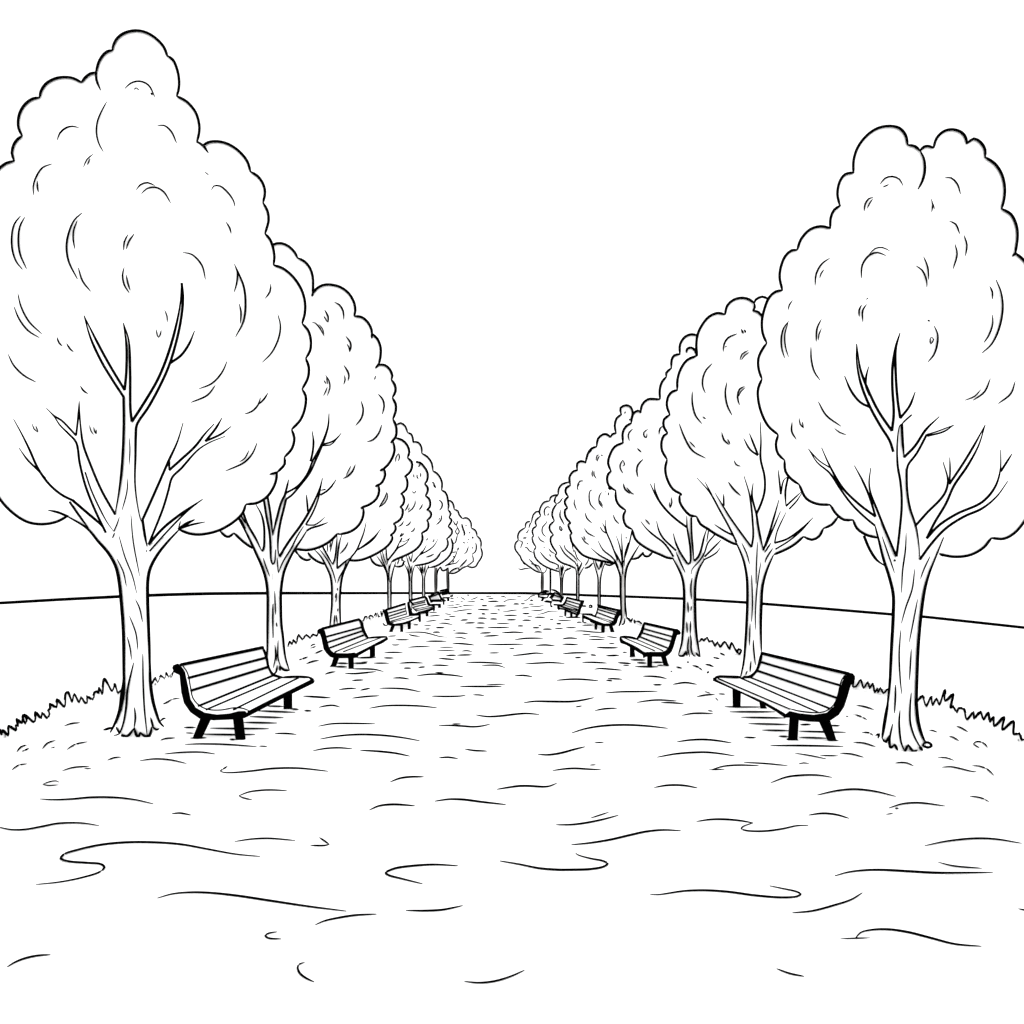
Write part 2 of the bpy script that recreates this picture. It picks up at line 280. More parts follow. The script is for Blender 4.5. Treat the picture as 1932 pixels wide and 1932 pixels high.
T(key='L5', Y=76, w=3.4, tw=3.2, label='fifth tree on the left, its crown topping the one in front',
  crown=[('D', '~1050,1540 1130,1545|1130,1545 1165,1530 1200,1555 1218,1605|1218,1605 1245,1615 1258,1645 1262,1685|1262,1675 1300,1680 1325,1715 1328,1765|1328,1765 1370,1790 1405,1840 1414,1900'),
         ('K', '1065,268 1120,300 1165,360 1187,430 1180,520|1180,520 1225,540 1255,600 1262,660 1272,720 1262,768|1262,768 1300,820 1275,868|1275,868 1310,900 1290,950 1262,985|1262,985 1310,1020 1312,1080 1240,1150|1255,1150 1262,1220 1225,1285 1170,1315|1170,1315 1120,1395 1050,1440 960,1470 830,1490|~830,1490 760,1480 720,1440|720,1440 690,1450 680,1485 640,1503 590,1503|^590,1503 600,600 600,-100')],
  cs=[('K', '2:1050,422 1075,420 1090,445;1.6:1075,460 1085,430;1.8:1090,445 1105,490;1.6:1075,455 1100,487;2.4:1140,640 1175,665 1190,705 1175,750 1150,777;2.2:1175,838 1180,880 1155,925 1110,962;1.4:1155,870 1142,900;2:1000,1133 985,1167;1.8:1083,1143 1078,1170 1062,1187;2.2:1085,1337 1030,1365 980,1380;2:635,1405 610,1470;2:690,1370 665,1410 672,1430')],
  fill=[('K', '700,1470 735,1540 755,1610 760,1700 762,1932 762,2060 800,2060 798,1932 795,1740 797,1640 810,1560 835,1490 800,1440 755,1355 725,1360')],
  ts=[('K', '3:700,1470 735,1540 755,1610 761,1700 762,1932 765,2060;3.2:835,1490 810,1560 797,1640 795,1740 798,1932 797,2060;2.4:725,1360 750,1450 775,1520 778,1590;2.4:755,1355 785,1440;2.4:805,1325 790,1440;2:740,1490 765,1600 775,1690;2:800,1480 785,1590')],
  br=[[('K', '2.6s:1133,1143 1110,1190 1070,1245 980,1310 900,1350 810,1450;2.2s:985,1222 950,1290 900,1350;2s:930,1295 880,1370 830,1440')]])

T(key='L6', Y=95, w=3.4, tw=2.6, label='sixth tree on the left, squeezed between taller crowns',
  crown=[('K', '~1290,1000 1300,1135|1300,1135 1325,1210 1310,1310 1260,1390 1180,1455 1110,1495 1030,1515|~1030,1515 850,1490 1000,900 1200,700')],
  cs=[('K', '2.4:1030,1515 1005,1520 1015,1485')],
  fill=[('K', '860,1500 900,1550 930,1620 932,1750 935,1960 965,1960 962,1750 965,1640 985,1560 1000,1500')],
  ts=[('K', '2.6:860,1500 900,1550 930,1620 932,1750 935,1960;2.6:1010,1500 985,1560 963,1640 962,1750 965,1960;2.6:895,1490 915,1540 938,1590;3:930,1480 935,1590;2.6:972,1475 952,1590')], br=[])

T(key='L7', Y=118, w=3.0, tw=2.4, grey=2, label='seventh tree on the left, grey trunk behind the fifth bench',
  crown=[('K', '~1230,700 1265,645|1265,645 1310,665 1335,710 1342,765|1342,765 1390,785 1405,830 1450,885|~1450,885 1440,950|1440,950 1455,1010 1478,1080 1465,1105|~1465,1105 1400,1400 1270,1515|1270,1515 1240,1540 1210,1555 1185,1550 1165,1500|~1165,1500 1250,1300')],
  cs=[('K', '2:1330,910 1345,945 1365,965 1385,925 1375,910;1.8:1370,965 1385,1000 1408,1050 1385,1085 1358,1050 1385,1000;2:1385,1090 1370,1150 1355,1195 1325,1205;2.4:1400,1255 1385,1290;1.8:1385,1290 1350,1380 1290,1450 1215,1495;1.6:1315,1320 1370,1310;1.6:1320,1370 1350,1375;2:1215,1495 1300,1470 1370,1455 1415,1400;1.5:1345,1420 1320,1450')],
  fill=[('K', '1085,1515 1125,1515 1122,1640 1122,1840 1085,1840')],
  ts=[('K', '2.2:1090,1515 1092,1840;2.4:1122,1515 1120,1840')], br=[[('K', '2.6:1160,1508 1130,1560 1120,1640')]])

T(key='L8', Y=138, w=2.8, tw=2.4, grey=2, label='last and smallest tree on the left, crown speckled with dark flecks',
  crown=[('K', '1450,885 1490,872 1530,890 1560,940 1562,1005|1562,1005 1610,1030 1632,1070 1635,1105|1635,1105 1675,1145 1690,1200 1685,1255|1685,1255 1705,1330 1690,1390 1650,1450 1620,1500 1570,1515 1510,1497|1510,1497 1450,1520 1400,1560 1340,1590 1280,1590|~1280,1590 1240,1530 1380,1300 1440,950')],
  cs=[('K', '4z:1485,975 1505,965;2.6:1535,1060 1548,1070;3:1575,1115 1585,1142;2:1525,1145 1527,1160;4z:1452,1185 1485,1200;3z:1510,1200 1522,1185;2.2:1617,1190 1628,1240 1615,1310 1570,1340;2:1570,1340 1590,1430 1500,1495;1.8:1527,1240 1510,1290 1495,1320 1468,1333;2:1578,1250 1578,1270;2.6:1510,1405 1470,1450 1410,1510;2.6:1280,1590 1300,1560 1350,1530 1400,1515;1.6:1400,1515 1402,1548')],
  fill=[('K', '1240,1525 1272,1525 1280,1830 1248,1830')],
  ts=[('K', '1.8:1243,1525 1250,1830;2.4:1270,1525 1278,1830')], br=[])

T(key='R1', Y=9.85, w=4.4, tw=4.6, label='large tree nearest on the right, twin-topped crown cut by the right edge',
  crown=[('F', '1125,1037 1060,1020 1010,985 988,938|988,938 940,938 895,905 862,855|862,855 790,850 730,820 690,742|690,742 650,715 615,670 610,608|610,608 575,575 562,520 575,468|575,468 520,420 480,340 463,260 465,210 485,160'),
         ('E', '485,1540 468,1490 465,1430 485,1380 512,1342|512,1342 490,1290 485,1220 500,1150 525,1090 560,1058 600,1050|598,1050 583,980 590,920 615,860 650,830 680,828|680,828 700,770 750,715 810,697 865,708|862,708 865,650 885,605 920,582|915,582 902,520 915,450 945,410 995,400|990,400 992,330 1015,260 1065,195 1125,155 1190,143 1245,155 1280,195 1290,248|1290,248 1330,255 1358,280|1358,280 1380,258 1405,254 1432,265|1432,265 1450,210 1490,172 1540,162 1590,180 1612,210 1617,242|1617,240 1655,213 1695,235 1718,275 1717,317|1717,315 1770,350 1810,410 1827,490 1820,560 1808,600|1808,600 1860,630 1890,690 1897,750 1885,845|1885,845 1932,885 2000,1000|^2000,1000 2150,1400 2150,1900'),
         ('F', '^2100,700 1990,850|1990,850 1932,950 1880,1010 1820,1042 1752,1038|1752,1038 1710,1090 1640,1130 1560,1142 1500,1135 1465,1125|~1465,1125 1300,1050')],
  cs=[('E', '4:1358,280 1380,325 1385,390 1370,450 1347,492;4e:1885,845 1868,862;1137,465 1165,432 1205,422 1245,438 1265,474;2:1153,481 1187,466;1050,614 1055,575 1075,545 1100,538;2:1067,598 1080,570 1098,545;2:1420,545 1428,580 1422,620;1.6:1430,570 1438,603;1493,430 1530,430 1565,465 1582,520;1520,668 1555,685 1578,740;1600,745 1617,800 1609,861;1551,795 1563,850 1541,932;861,872 815,905 785,960 779,1025;2:830,934 812,958 805,982;2.8:1034,984 1040,910 1080,855 1125,842 1171,860;2:1077,852 1110,820 1150,814 1193,834;1377,863 1400,920 1407,993;1334,914 1370,940 1395,1000 1396,1034;2:656,1105 637,1130 630,1159;1.6:1061,1102 1073,1090;1036,1130 1022,1160 1023,1195;1064,1128 1042,1160 1043,1226;634,1220 605,1260 592,1320 597,1380 612,1426;2.2:630,1230 612,1290 615,1360 633,1420;814,1209 790,1260 785,1334;2:815,1260 800,1295 798,1327;756,1361 758,1430 775,1500 808,1549;3:1435,1246 1455,1290 1453,1350 1435,1405 1403,1445;2:1420,1307 1433,1322 1418,1345 1414,1322 1420,1307;2.6:1400,1214 1413,1222;3.2:1777,991 1805,1060 1815,1150 1795,1260 1755,1345 1701,1396;1742,1027 1758,1060 1758,1100;1757,1185 1760,1230 1740,1295 1711,1339;796,1664 840,1740 923,1802;2:885,1812 915,1835 953,1849;652,1777 650,1830 676,1875;2:690,1754 697,1790 718,1813;1.8:708,1775 715,1812;1747,1536 1715,1610 1652,1657;2:1695,1597 1660,1635 1604,1658;1884,1551 1860,1620 1790,1676'),
      ('F', '4.5e:1048,1025 1080,1100 1120,1160 1165,1192;3.4:1465,1125 1490,1138')],
  fill=[('F', '1110,970 1130,1050 1190,1260 1210,1350 1210,1460 1190,1850'), ('G', '1175,600 1148,765 1200,815 1235,830 1275,838 1330,840 1370,830 1395,795 1350,680 1338,560'), ('F', '1342,1800 1350,1620 1367,1440 1385,1320 1410,1230 1488,1035 1420,1070 1358,1155 1335,970 1305,880 1285,700 1270,592 1258,410 1245,420 1232,520 1235,640 1257,850 1228,1140 1160,980 1113,920')],
  ts=[('F', '4.5:1110,970 1130,1050 1155,1150 1190,1260 1210,1350 1210,1460 1200,1650 1190,1850 1178,1960 1170,2020;4.6s:1488,1035 1450,1130 1410,1230 1385,1320 1367,1440 1350,1620 1342,1800 1338,1940 1338,1960;2.2:1282,1008 1278,1100 1262,1220 1256,1340;2:1415,1136 1380,1210 1360,1265;2.2:1329,1208 1315,1320 1280,1420 1255,1510;2:1345,1375 1325,1480 1299,1613;2.2:1252,1545 1243,1680 1250,1830 1258,1900;2.2:1310,1650 1305,1740 1300,1823;2:1148,1027 1180,1120 1218,1232;3:1215,1155 1222,1168'),
      ('G', '4.5:1182,560 1175,600 1155,720 1148,765;4.6:1338,500 1338,560 1350,680 1375,760 1392,790;2.6:1223,468 1222,540 1217,625;2.8:1310,510 1303,600 1305,680 1330,760 1370,830;2.8:1248,607 1243,680 1255,790 1275,838;2.4:1208,682 1195,740 1190,785;3.4:1112,748 1132,740 1125,765;3.6:1150,765 1168,785 1190,745;3.6:1190,745 1192,810 1200,815 1217,795;3.6:1217,795 1235,830;3.6:1275,838 1280,825 1293,797;3.6:1293,797 1320,835 1345,828;4:1355,810 1372,830;3.6:1370,805 1390,785 1415,793 1422,805 1400,815 1372,805;3.6z:1375,803 1405,810')],
  br=[[('F', '3.2s:741,544 790,620 860,680 920,770 980,850 1050,920 1110,970;2s:741,544 800,610 862,650;3.6s:814,538 860,640 930,760 1020,850 1113,920;3.4s:995,637 1040,720 1075,800 1113,920;3.6s:1086,651 1077,730 1085,790 1120,880 1160,980 1228,1140')],
      [('F', '4s:1008,-35 1008,60 1030,180 1080,310 1140,420 1190,500 1211,563;4s:1008,-35 1030,110 1080,240 1130,340 1203,447;3.4s:1075,91 1060,150 1060,200 1080,250;3.6s:941,142 980,230 1030,290 1080,315')],
      [('F', '4:1203,447 1213,350 1205,200 1207,80 1225,-30 1248,-95;4s:1248,-95 1225,0 1225,150 1235,280 1249,376;3.6s:1332,230 1300,310 1249,376;2.4:1312,358 1270,395 1250,420;3.6:1228,1140 1245,1000 1257,850 1250,730 1235,640 1232,520 1245,420 1256,408')],
      [('F', '4:1258,410 1262,500 1270,592;3.8s:1465,367 1390,440 1330,530 1270,592;3.4:1395,467 1340,570 1290,640 1285,700 1290,800 1305,880 1335,970 1350,1060 1358,1155;2.6s:1548,412 1490,450 1400,475;2s:1548,412 1460,447 1395,467')],
      [('F', '3.6:1333,970 1400,895 1470,825 1500,780 1512,720 1485,617;2.6s:1522,592 1524,670 1520,740;3.6s:1718,413 1660,520 1600,620 1520,740;3.8s:1718,413 1680,530 1620,640 1545,750 1500,850 1440,950 1395,1040')],
      [('F', '3.8:1395,1040 1460,970 1560,905 1700,840 1770,760 1800,670 1804,550;3.4s:1866,573 1804,670;3.8s:1842,725 1780,810 1700,875 1600,920 1500,985 1420,1070 1358,1155')]])

T(key='R2', Y=18.3, w=4.2, tw=4.2, label='second tree on the right, trunk rising behind the near bench',
  crown=[('J', '1325,675 1260,650 1180,605 1105,565 1040,520 970,475 932,400|932,400 870,390 810,330 770,260 768,195'),
         ('H', '1020,1580 950,1540 905,1460 890,1380 905,1310|905,1310 865,1240 862,1170 880,1125 910,1108|910,1108 880,1060 880,1000 930,962|925,962 902,890 915,820 945,785 988,772|983,772 985,690 1010,610 1060,540 1135,508|1138,510 1130,430 1142,340 1175,270 1230,205 1300,177 1352,190|1352,190 1370,120 1420,75 1490,60 1545,75 1580,105|1580,105 1582,135 1568,160|1568,160 1610,170 1640,208|^1640,208 1900,900'),
         ('F', '~950,700 905,922|905,922 870,965 825,985|825,985 800,1030 760,1048 715,1030|715,1030 670,1070 620,1100 550,1130')],
  cs=[('H', '4o:1580,100 1590,75 1640,52 1690,70;1339,477 1345,420 1375,370 1448,337;1.5:1354,442 1367,431;1478,301 1495,338;1502,305 1514,330;2:1467,543 1485,495 1535,465;1.8:1480,540 1505,505 1543,480;1255,566 1205,620 1180,690 1182,750 1202,797;1100,783 1100,870 1125,970 1175,1034;1368,710 1355,790 1370,890 1408,970;1466,890 1450,830 1465,765 1505,745;1.6:1512,752 1475,785 1460,820;2:1178,977 1205,997;998,1031 1040,1140 1100,1240 1205,1301;1.8:1077,1168 1125,1219;1327,1097 1345,1160 1385,1195;2:1372,1150 1393,1192;2:1422,1316 1440,1350 1474,1362;1377,1482 1420,1540 1474,1590')],
  fill=[('F', '345,1060 380,1150 400,1240 405,1330 403,1450 395,1600 385,1720 366,1815 430,1815 483,1665 480,1530 483,1400 490,1300 515,1210 550,1130 560,1100 493,1105 470,1000 455,905 437,1030 428,1088 370,1010 300,910 270,860 227,790 250,880 300,970')],
  ts=[('F', '4:335,1045 380,1150 400,1240 405,1330 403,1450 395,1600 385,1720 366,1812;4:550,1130 515,1210 490,1300 483,1400 480,1530 483,1665;2:373,1063 400,1120 418,1182;2:461,1060 455,1200 453,1290;2:428,1240 433,1400 428,1500;2:480,1170 460,1300 450,1440 450,1545;2:420,1510 416,1632;2.4:438,1598 440,1650 450,1740;2.4:425,1715 420,1780;2:405,1770 395,1795;2.4:535,1065 500,1118;2.4:545,1095 510,1150 502,1175;3:366,1812 400,1800')],
  br=[[('F', '3s:126,705 200,790 250,880 300,970 345,1060;2s:169,725 210,800;3s:227,790 270,860 300,910 370,1010 428,1088;3s:274,795 275,860;3s:223,963 280,1000 330,1025')],
      [('F', '3.2s:386,695 415,790 425,850 435,960 437,1030 428,1088;3.2s:437,735 430,800 440,850 455,905;3.6s:476,397 480,500 478,600 500,700 500,780 480,850 455,905;3.4s:416,460 440,520 464,580;3.2s:384,487 420,550 464,582')],
      [('F', '3.6:455,905 470,1000 493,1105;3.4:493,1105 520,1030 550,930 579,828;2.6:505,1085 550,980 588,890;2.2:555,1065 570,1000 619,895')],
      [('F', '3.2s:769,924 700,990 620,1045 555,1065;2.4s:769,924 700,1000 640,1050 560,1100')],
      [('F', '3s:575,661 590,797;2.4:590,797 605,720 625,700;3.4:630,700 615,780 618,862;2.8:618,862 700,785;2.4:636,878 680,830 705,790')]])

T(key='R3', Y=23.5, w=4.0, tw=3.8, label='third tree on the right, roots exposed beside the second bench',
  crown=[('J', '710,808 650,800 570,765 490,730 400,675 340,620 310,525|310,525 250,490 225,420 230,375 250,342|250,342 190,300 155,240 150,155'),
         ('H', '510,1552 455,1515 440,1460 450,1420 475,1398|470,1398 448,1340 460,1280 500,1210 570,1178|563,1178 562,1100 590,1050 632,1028|628,1025 640,960 680,932 705,950|700,945 710,890 755,845 850,845|850,845 848,770 865,710 900,670|900,670 898,640 940,602|937,602 940,540 960,505 1008,495|1003,492 1005,420 1045,360 1095,342 1142,352|^1142,352 1300,700 1500,1600'),
         ('J', '~1250,560 1000,800')],
  cs=[('H', '3.8o:1055,485 1060,455 1090,445 1120,465 1135,510;3:448,1525 470,1545;2:641,1073 612,1100 605,1130 615,1167;2:758,1075 725,1100 728,1130 745,1140 750,1105;2.4:842,1118 850,1070 870,1052;2:673,1222 708,1255;720,1307 680,1350 670,1400 681,1447;2:563,1312 542,1350 545,1385 567,1418;1.5:563,1312 577,1350 560,1362;566,1495 580,1540 618,1573;2:592,1525 630,1570 652,1579;2:936,1600 942,1640 928,1682 922,1640'),
      ('J', '2:437,428 484,480')],
  fill=[('J', '710,808 750,890 790,980 808,1070 812,1190 808,1350 800,1500 790,1620 760,1735 830,1745 865,1740 940,1745 970,1752 940,1600 925,1450 920,1300 920,1100 930,1000 960,900 1010,815 985,700 908,830 882,410 838,395 860,620 868,850 845,855 770,740 735,730')],
  ts=[('J', '4:700,800 750,890 790,980 808,1070 812,1190 808,1350 800,1500 790,1620 758,1735;4:1015,808 960,900 930,1000 920,1100 920,1300 925,1450 940,1600 968,1755;2.4:735,745 780,850 823,942;2.4:890,992 878,1080 883,1200;2.4:848,1225 853,1330;1.6:883,1265 878,1312;2.2:838,1418 842,1525;2.2:875,1410 872,1540;2.6:872,1540 880,1600 882,1690 905,1745 925,1750;2.4:858,1560 848,1680 867,1755;3.4:755,1738 790,1752 815,1735 830,1700;3:830,1700 842,1748;3:925,1715 945,1740 970,1755')],
  br=[[('J', '3.6s:485,83 540,200 600,290 660,360 750,440 840,505;2.6s:526,75 530,140 570,240 600,290')],
      [('J', '3s:393,447 450,520 530,590 610,650 660,710 710,790;3s:546,445 570,540 610,610 680,680 735,730')],
      [('J', '3.2s:708,565 730,650 770,740 845,855;3.2:845,857 868,850 875,760 860,620 840,500 838,395;3.2:882,410 885,560 900,740 908,830')],
      [('J', '3.4:908,830 950,790 985,690 1005,600 1030,525;2:1048,540 1030,650;2.4:1110,575 1040,660 1010,750 960,830 890,910 880,960;3s:1170,627 1090,710 1010,790;2.6s:1158,706 1130,745 1080,780 1000,820')]])

T(key='R4', Y=41, w=3.8, tw=3.6, streak=[('I', '4.5:1580,1600 1580,1932'), ('N', '5:1829,0 1829,300 1826,640')], label='fourth tree on the right, its grey-streaked trunk beside the third bench',
  crown=[('I', '1490,1465 1290,1425 1150,1390 1060,1350 970,1250 920,1180 900,1085|930,1078 895,1020 872,955|915,942 860,890 835,830 838,770 875,745|870,745 835,690 840,640 885,600|880,600 845,550 850,490 912,452|905,450 892,360 920,300 955,270 1005,260'),
         ('H', '210,1390 210,1340 240,1322 280,1335|275,1335 290,1270 320,1225 362,1210|360,1210 370,1150 410,1115 440,1115 470,1140|470,1135 480,1115 515,1105|510,1105 500,1050 515,990 555,960|548,958 545,910 590,890 625,905 640,950 635,985 625,1010|^625,1010 700,1300 700,1700'),
         ('J', '~600,500 510,740|510,740 470,785 430,782 412,750|420,745 370,800 300,815|~300,815 200,820')],
  cs=[('H', '7zo:576,946 580,947 584,949;2.6:610,1000 625,1003;3:325,1230 300,1260'), ('I', '2:1235,135 1250,70 1275,60;2:1285,75 1262,110 1250,150;1.8:1300,60 1325,75;2:1193,258 1185,310 1195,346;2:1213,265 1212,320 1243,369;2.2:990,465 1030,400 1078,398;1.8:1025,437 995,480 1010,520;2:963,633 955,690 990,774;2.2:1193,513 1160,525 1148,600 1165,700 1240,777;2.2:1310,542 1280,590 1278,680 1327,745;1.5:1285,650 1325,720;2:1400,545 1395,585;2:1357,532 1358,545;2.2:1097,807 1120,880 1187,942;2.2:1458,832 1485,900 1540,955;2.2:1085,1007 1130,1070 1225,1117;2:1048,1115 1090,1180 1152,1222;2:1077,1108 1100,1157;2:1625,1120 1628,1140')],
  fill=[('I', '1490,1460 1530,1560 1550,1640 1550,1800 1552,1932'), ('N', '1790,300 1800,500 1805,620 1800,735 1850,735 1880,620 1865,480 1860,300'), ('I', '1612,1932 1608,1800 1615,1620 1640,1500 1680,1420 1730,1330 1580,1440 1470,1400')],
  ts=[('I', '3.4:1470,1430 1530,1560 1550,1640 1550,1800 1552,1932;3.4:1795,1225 1730,1330 1680,1420 1640,1500 1615,1620 1608,1800 1612,1932'),
      ('N', '3.4o:1787,0 1790,300 1800,500 1805,620 1790,700 1768,762;3.4o:1858,0 1858,300 1865,480 1880,620;2.6:1880,620 1900,650;2.4:1855,640 1845,720 1805,745')],
  br=[[('I', '3s:1358,898 1370,1050 1420,1170 1470,1300 1515,1420;2.8:1470,1300 1540,1420 1580,1540;2.4s:1317,940 1345,990 1368,1070;2.4s:1283,980 1320,1040 1368,1072')],
      [('I', '3s:1260,1167 1330,1290 1430,1370 1490,1440 1520,1520')], [('I', '3s:1174,1265 1280,1355 1400,1420 1490,1465')],
      [('I', '2.6s:1497,1108 1530,1200 1560,1330 1580,1500;2.6s:1563,1070 1572,1250 1580,1420 1580,1600')],
      [('I', '2.8:1700,1040 1670,1180 1630,1320 1590,1450;2.2:1655,1190 1610,1330 1600,1500')]])

T(key='R5', Y=62, w=3.4, tw=3.0, label='fifth tree on the right, crown hidden behind its larger neighbour',
  crown=[('I', '~1290,1440 1350,1465|1350,1465 1410,1487 1480,1455|~1480,1455 1550,1000 1300,500 1000,800 1060,1300')], cs=[],
  fill=[('I', '1190,1400 1215,1480 1240,1560 1262,1640 1262,2150 1293,2150 1292,1700 1305,1600 1335,1500 1365,1430 1270,1400')],
  ts=[('I', '3:1190,1395 1215,1480 1240,1560 1260,1640 1262,1800 1264,2150;3:1365,1430 1335,1500 1305,1600 1293,1700 1292,1932 1290,2150;2.8:1225,1420 1250,1490 1275,1545;2.8:1240,1410 1290,1420;2.8:1275,1545 1300,1470 1305,1410;3:1330,1420 1300,1520;2.6:1190,1400 1290,1412')], br=[])

T(key='R6', Y=82, w=3.4, tw=2.8, label='sixth tree on the right, narrow crown left of the grey-streaked trunk',
  crown=[('I', '~730,695 720,640|725,690 700,665 718,600|718,600 750,575|750,575 755,500 800,440 900,410|~900,410 1100,600 1250,1200 1195,1455|1195,1455 1150,1505 1090,1525|~1090,1525 975,1530|975,1530 900,1490 810,1460 750,1420 705,1360|735,1330 680,1250 650,1180 655,1120 690,1095|690,1095 640,1030 640,970 700,915|700,915 670,840 685,760 730,695')],
  cs=[('I', '2.2:730,695 770,670 808,612;2.6:780,770 772,850 800,910 830,965;2:770,975 800,1020 790,1040 765,1010 770,975;2.4:765,1218 830,1330 920,1410 970,1450 990,1500;2.2:825,1215 840,1270 950,1370 1000,1440;2:1145,1395 1130,1440 1090,1490')],
  fill=[('I', '975,1530 985,1600 985,1700 985,2060 1017,2060 1017,1700 1025,1610 1060,1530 1090,1480 1000,1500')],
  ts=[('I', '3:965,1500 980,1560 985,1640 985,1800 990,2060;3:1085,1500 1050,1560 1020,1620 1017,1700 1017,2060;3.2:1000,1450 1005,1540 1010,1620')],
  br=[[('I', '2:925,1200 950,1320;2.2:960,1290 1000,1400 1055,1455;3:1055,1455 1030,1510 1010,1570')]])

T(key='R7', Y=108, w=3.0, tw=2.4, grey=2, label='seventh tree on the right, grey trunk behind the fifth bench',
  crown=[('I', '765,1570 690,1545 600,1510 520,1460 450,1380 435,1290|465,1252 425,1190 410,1120|435,1110 415,1060 425,1010 472,980|472,980 455,940 460,905 525,848|525,848 505,800 530,720 570,670 640,655|640,655 650,610 690,585 750,575|~750,575 900,900 870,1450|915,1520 870,1540 830,1560|~830,1560 800,1570')],
  cs=[('I', '2.2:652,742 610,730 575,765 572,820 585,852;2:630,815 612,845;2:603,915 595,940 550,990 542,1050 560,1090 590,1115;2:490,1108 520,1160 578,1190;2:568,1250 570,1265;2:625,1265 660,1310 710,1335;2.4:515,1308 580,1390 650,1440 740,1475 750,1510;2:640,1340 650,1375;2:720,1530 750,1520')],
  fill=[('I', '772,1640 812,1640 808,1860 775,1860')],
  ts=[('I', '2.2:755,1470 765,1570 776,1650 776,1860;2.4:870,1520 830,1580 810,1650 808,1860;2.4:780,1480 785,1550 792,1640;2.4:830,1480 805,1560 795,1640;2.6:805,1480 795,1560')], br=[])

T(key='R8', Y=125, w=2.6, tw=3.4, label='thin dark-trunked tree on the right, a sliver of crown above',
  crown=[('I', '~400,960 405,930|405,930 425,840 465,795 510,790|~510,790 600,1200 640,1530 560,1400|~450,1200 370,1010')], cs=[('I', '2.4:405,930 385,960 370,1010;2:370,1020 350,1060 325,1072')],
  fill=[('I', '640,1520 656,1520 656,1835 640,1835')],
  ts=[('I', '4.2o:648,1520 650,1700 648,1835')], br=[])

T(key='R9', Y=140, w=2.8, tw=2.4, grey=2, label='last and smallest tree on the right, crown leaning over the path end',
  crown=[('I', '530,1580 470,1565 400,1520 330,1470 280,1420 260,1370 200,1290 190,1240 205,1190 238,1162|235,1160 228,1110 250,1050 325,1000|325,990 330,950 355,925 390,920|~390,920 450,1200 600,1450')],
  cs=[('I', '1.8:245,1165 290,1185 275,1230 265,1265;2.4:295,1135 345,1130;4z:345,1210 365,1195;1.8:315,1255 345,1255 380,1300 430,1320;2.2:235,1525 270,1540 320,1528 385,1530;2:290,1450 330,1480;2:370,1400 430,1465 510,1560;2:395,1465 500,1495 535,1570')],
  fill=[('I', '530,1568 560,1568 558,1835 525,1835')],
  ts=[('I', '2:532,1570 528,1835;2.2:558,1570 557,1835;2:600,1520 590,1560 560,1590')], br=[])

def lobes_of(tr):
    """-> closed polygon (target pixels) and list of (points, inked)"""
    poly, L = [], []
    for tile, text in tr['crown']:
        for s in text.split('|'):
            hid = s[0] in '~^'; p = pts(tile, s.lstrip('~^'))
            if s[0] == '^':                       # far side of the crown: same puffy folds
                if poly and math.dist(poly[-1], p[0]) > 30: p = [poly[-1]] + p
                fold = max(24, tr['w'] * 14) if tr['Y'] < 30 else 22
                for a, b in zip(p, p[1:]):
                    d = math.dist(a, b); n = max(1, round(d / fold)); ux, uy = (b[0] - a[0]) / d, (b[1] - a[1]) / d
                    for i in range(n):
                        q = []
                        for k in range(5):
                            t = (i + k / 4) / n; o = math.sin(math.pi * k / 4) * d / n * .28
                            q.append((a[0] + (b[0] - a[0]) * t + uy * o, a[1] + (b[1] - a[1]) * t - ux * o))
                        L.append((q, True)); poly += smooth(q, 8.0)[1:]
                continue
            if not hid and L and L[-1][1] and 1.0 < math.dist(L[-1][0][-1], p[0]) < 16:
                L.append(([L[-1][0][-1], p[0]], True))      # close the cusp between two folds
            q = p if hid else smooth(p, 8.0)
            L.append((p, not hid))
            for a in q:
                if not poly or math.dist(a, poly[-1]) > 1.2: poly.append(a)
    if math.dist(poly[0], poly[-1]) < 1.5: poly.pop()
    return poly, L

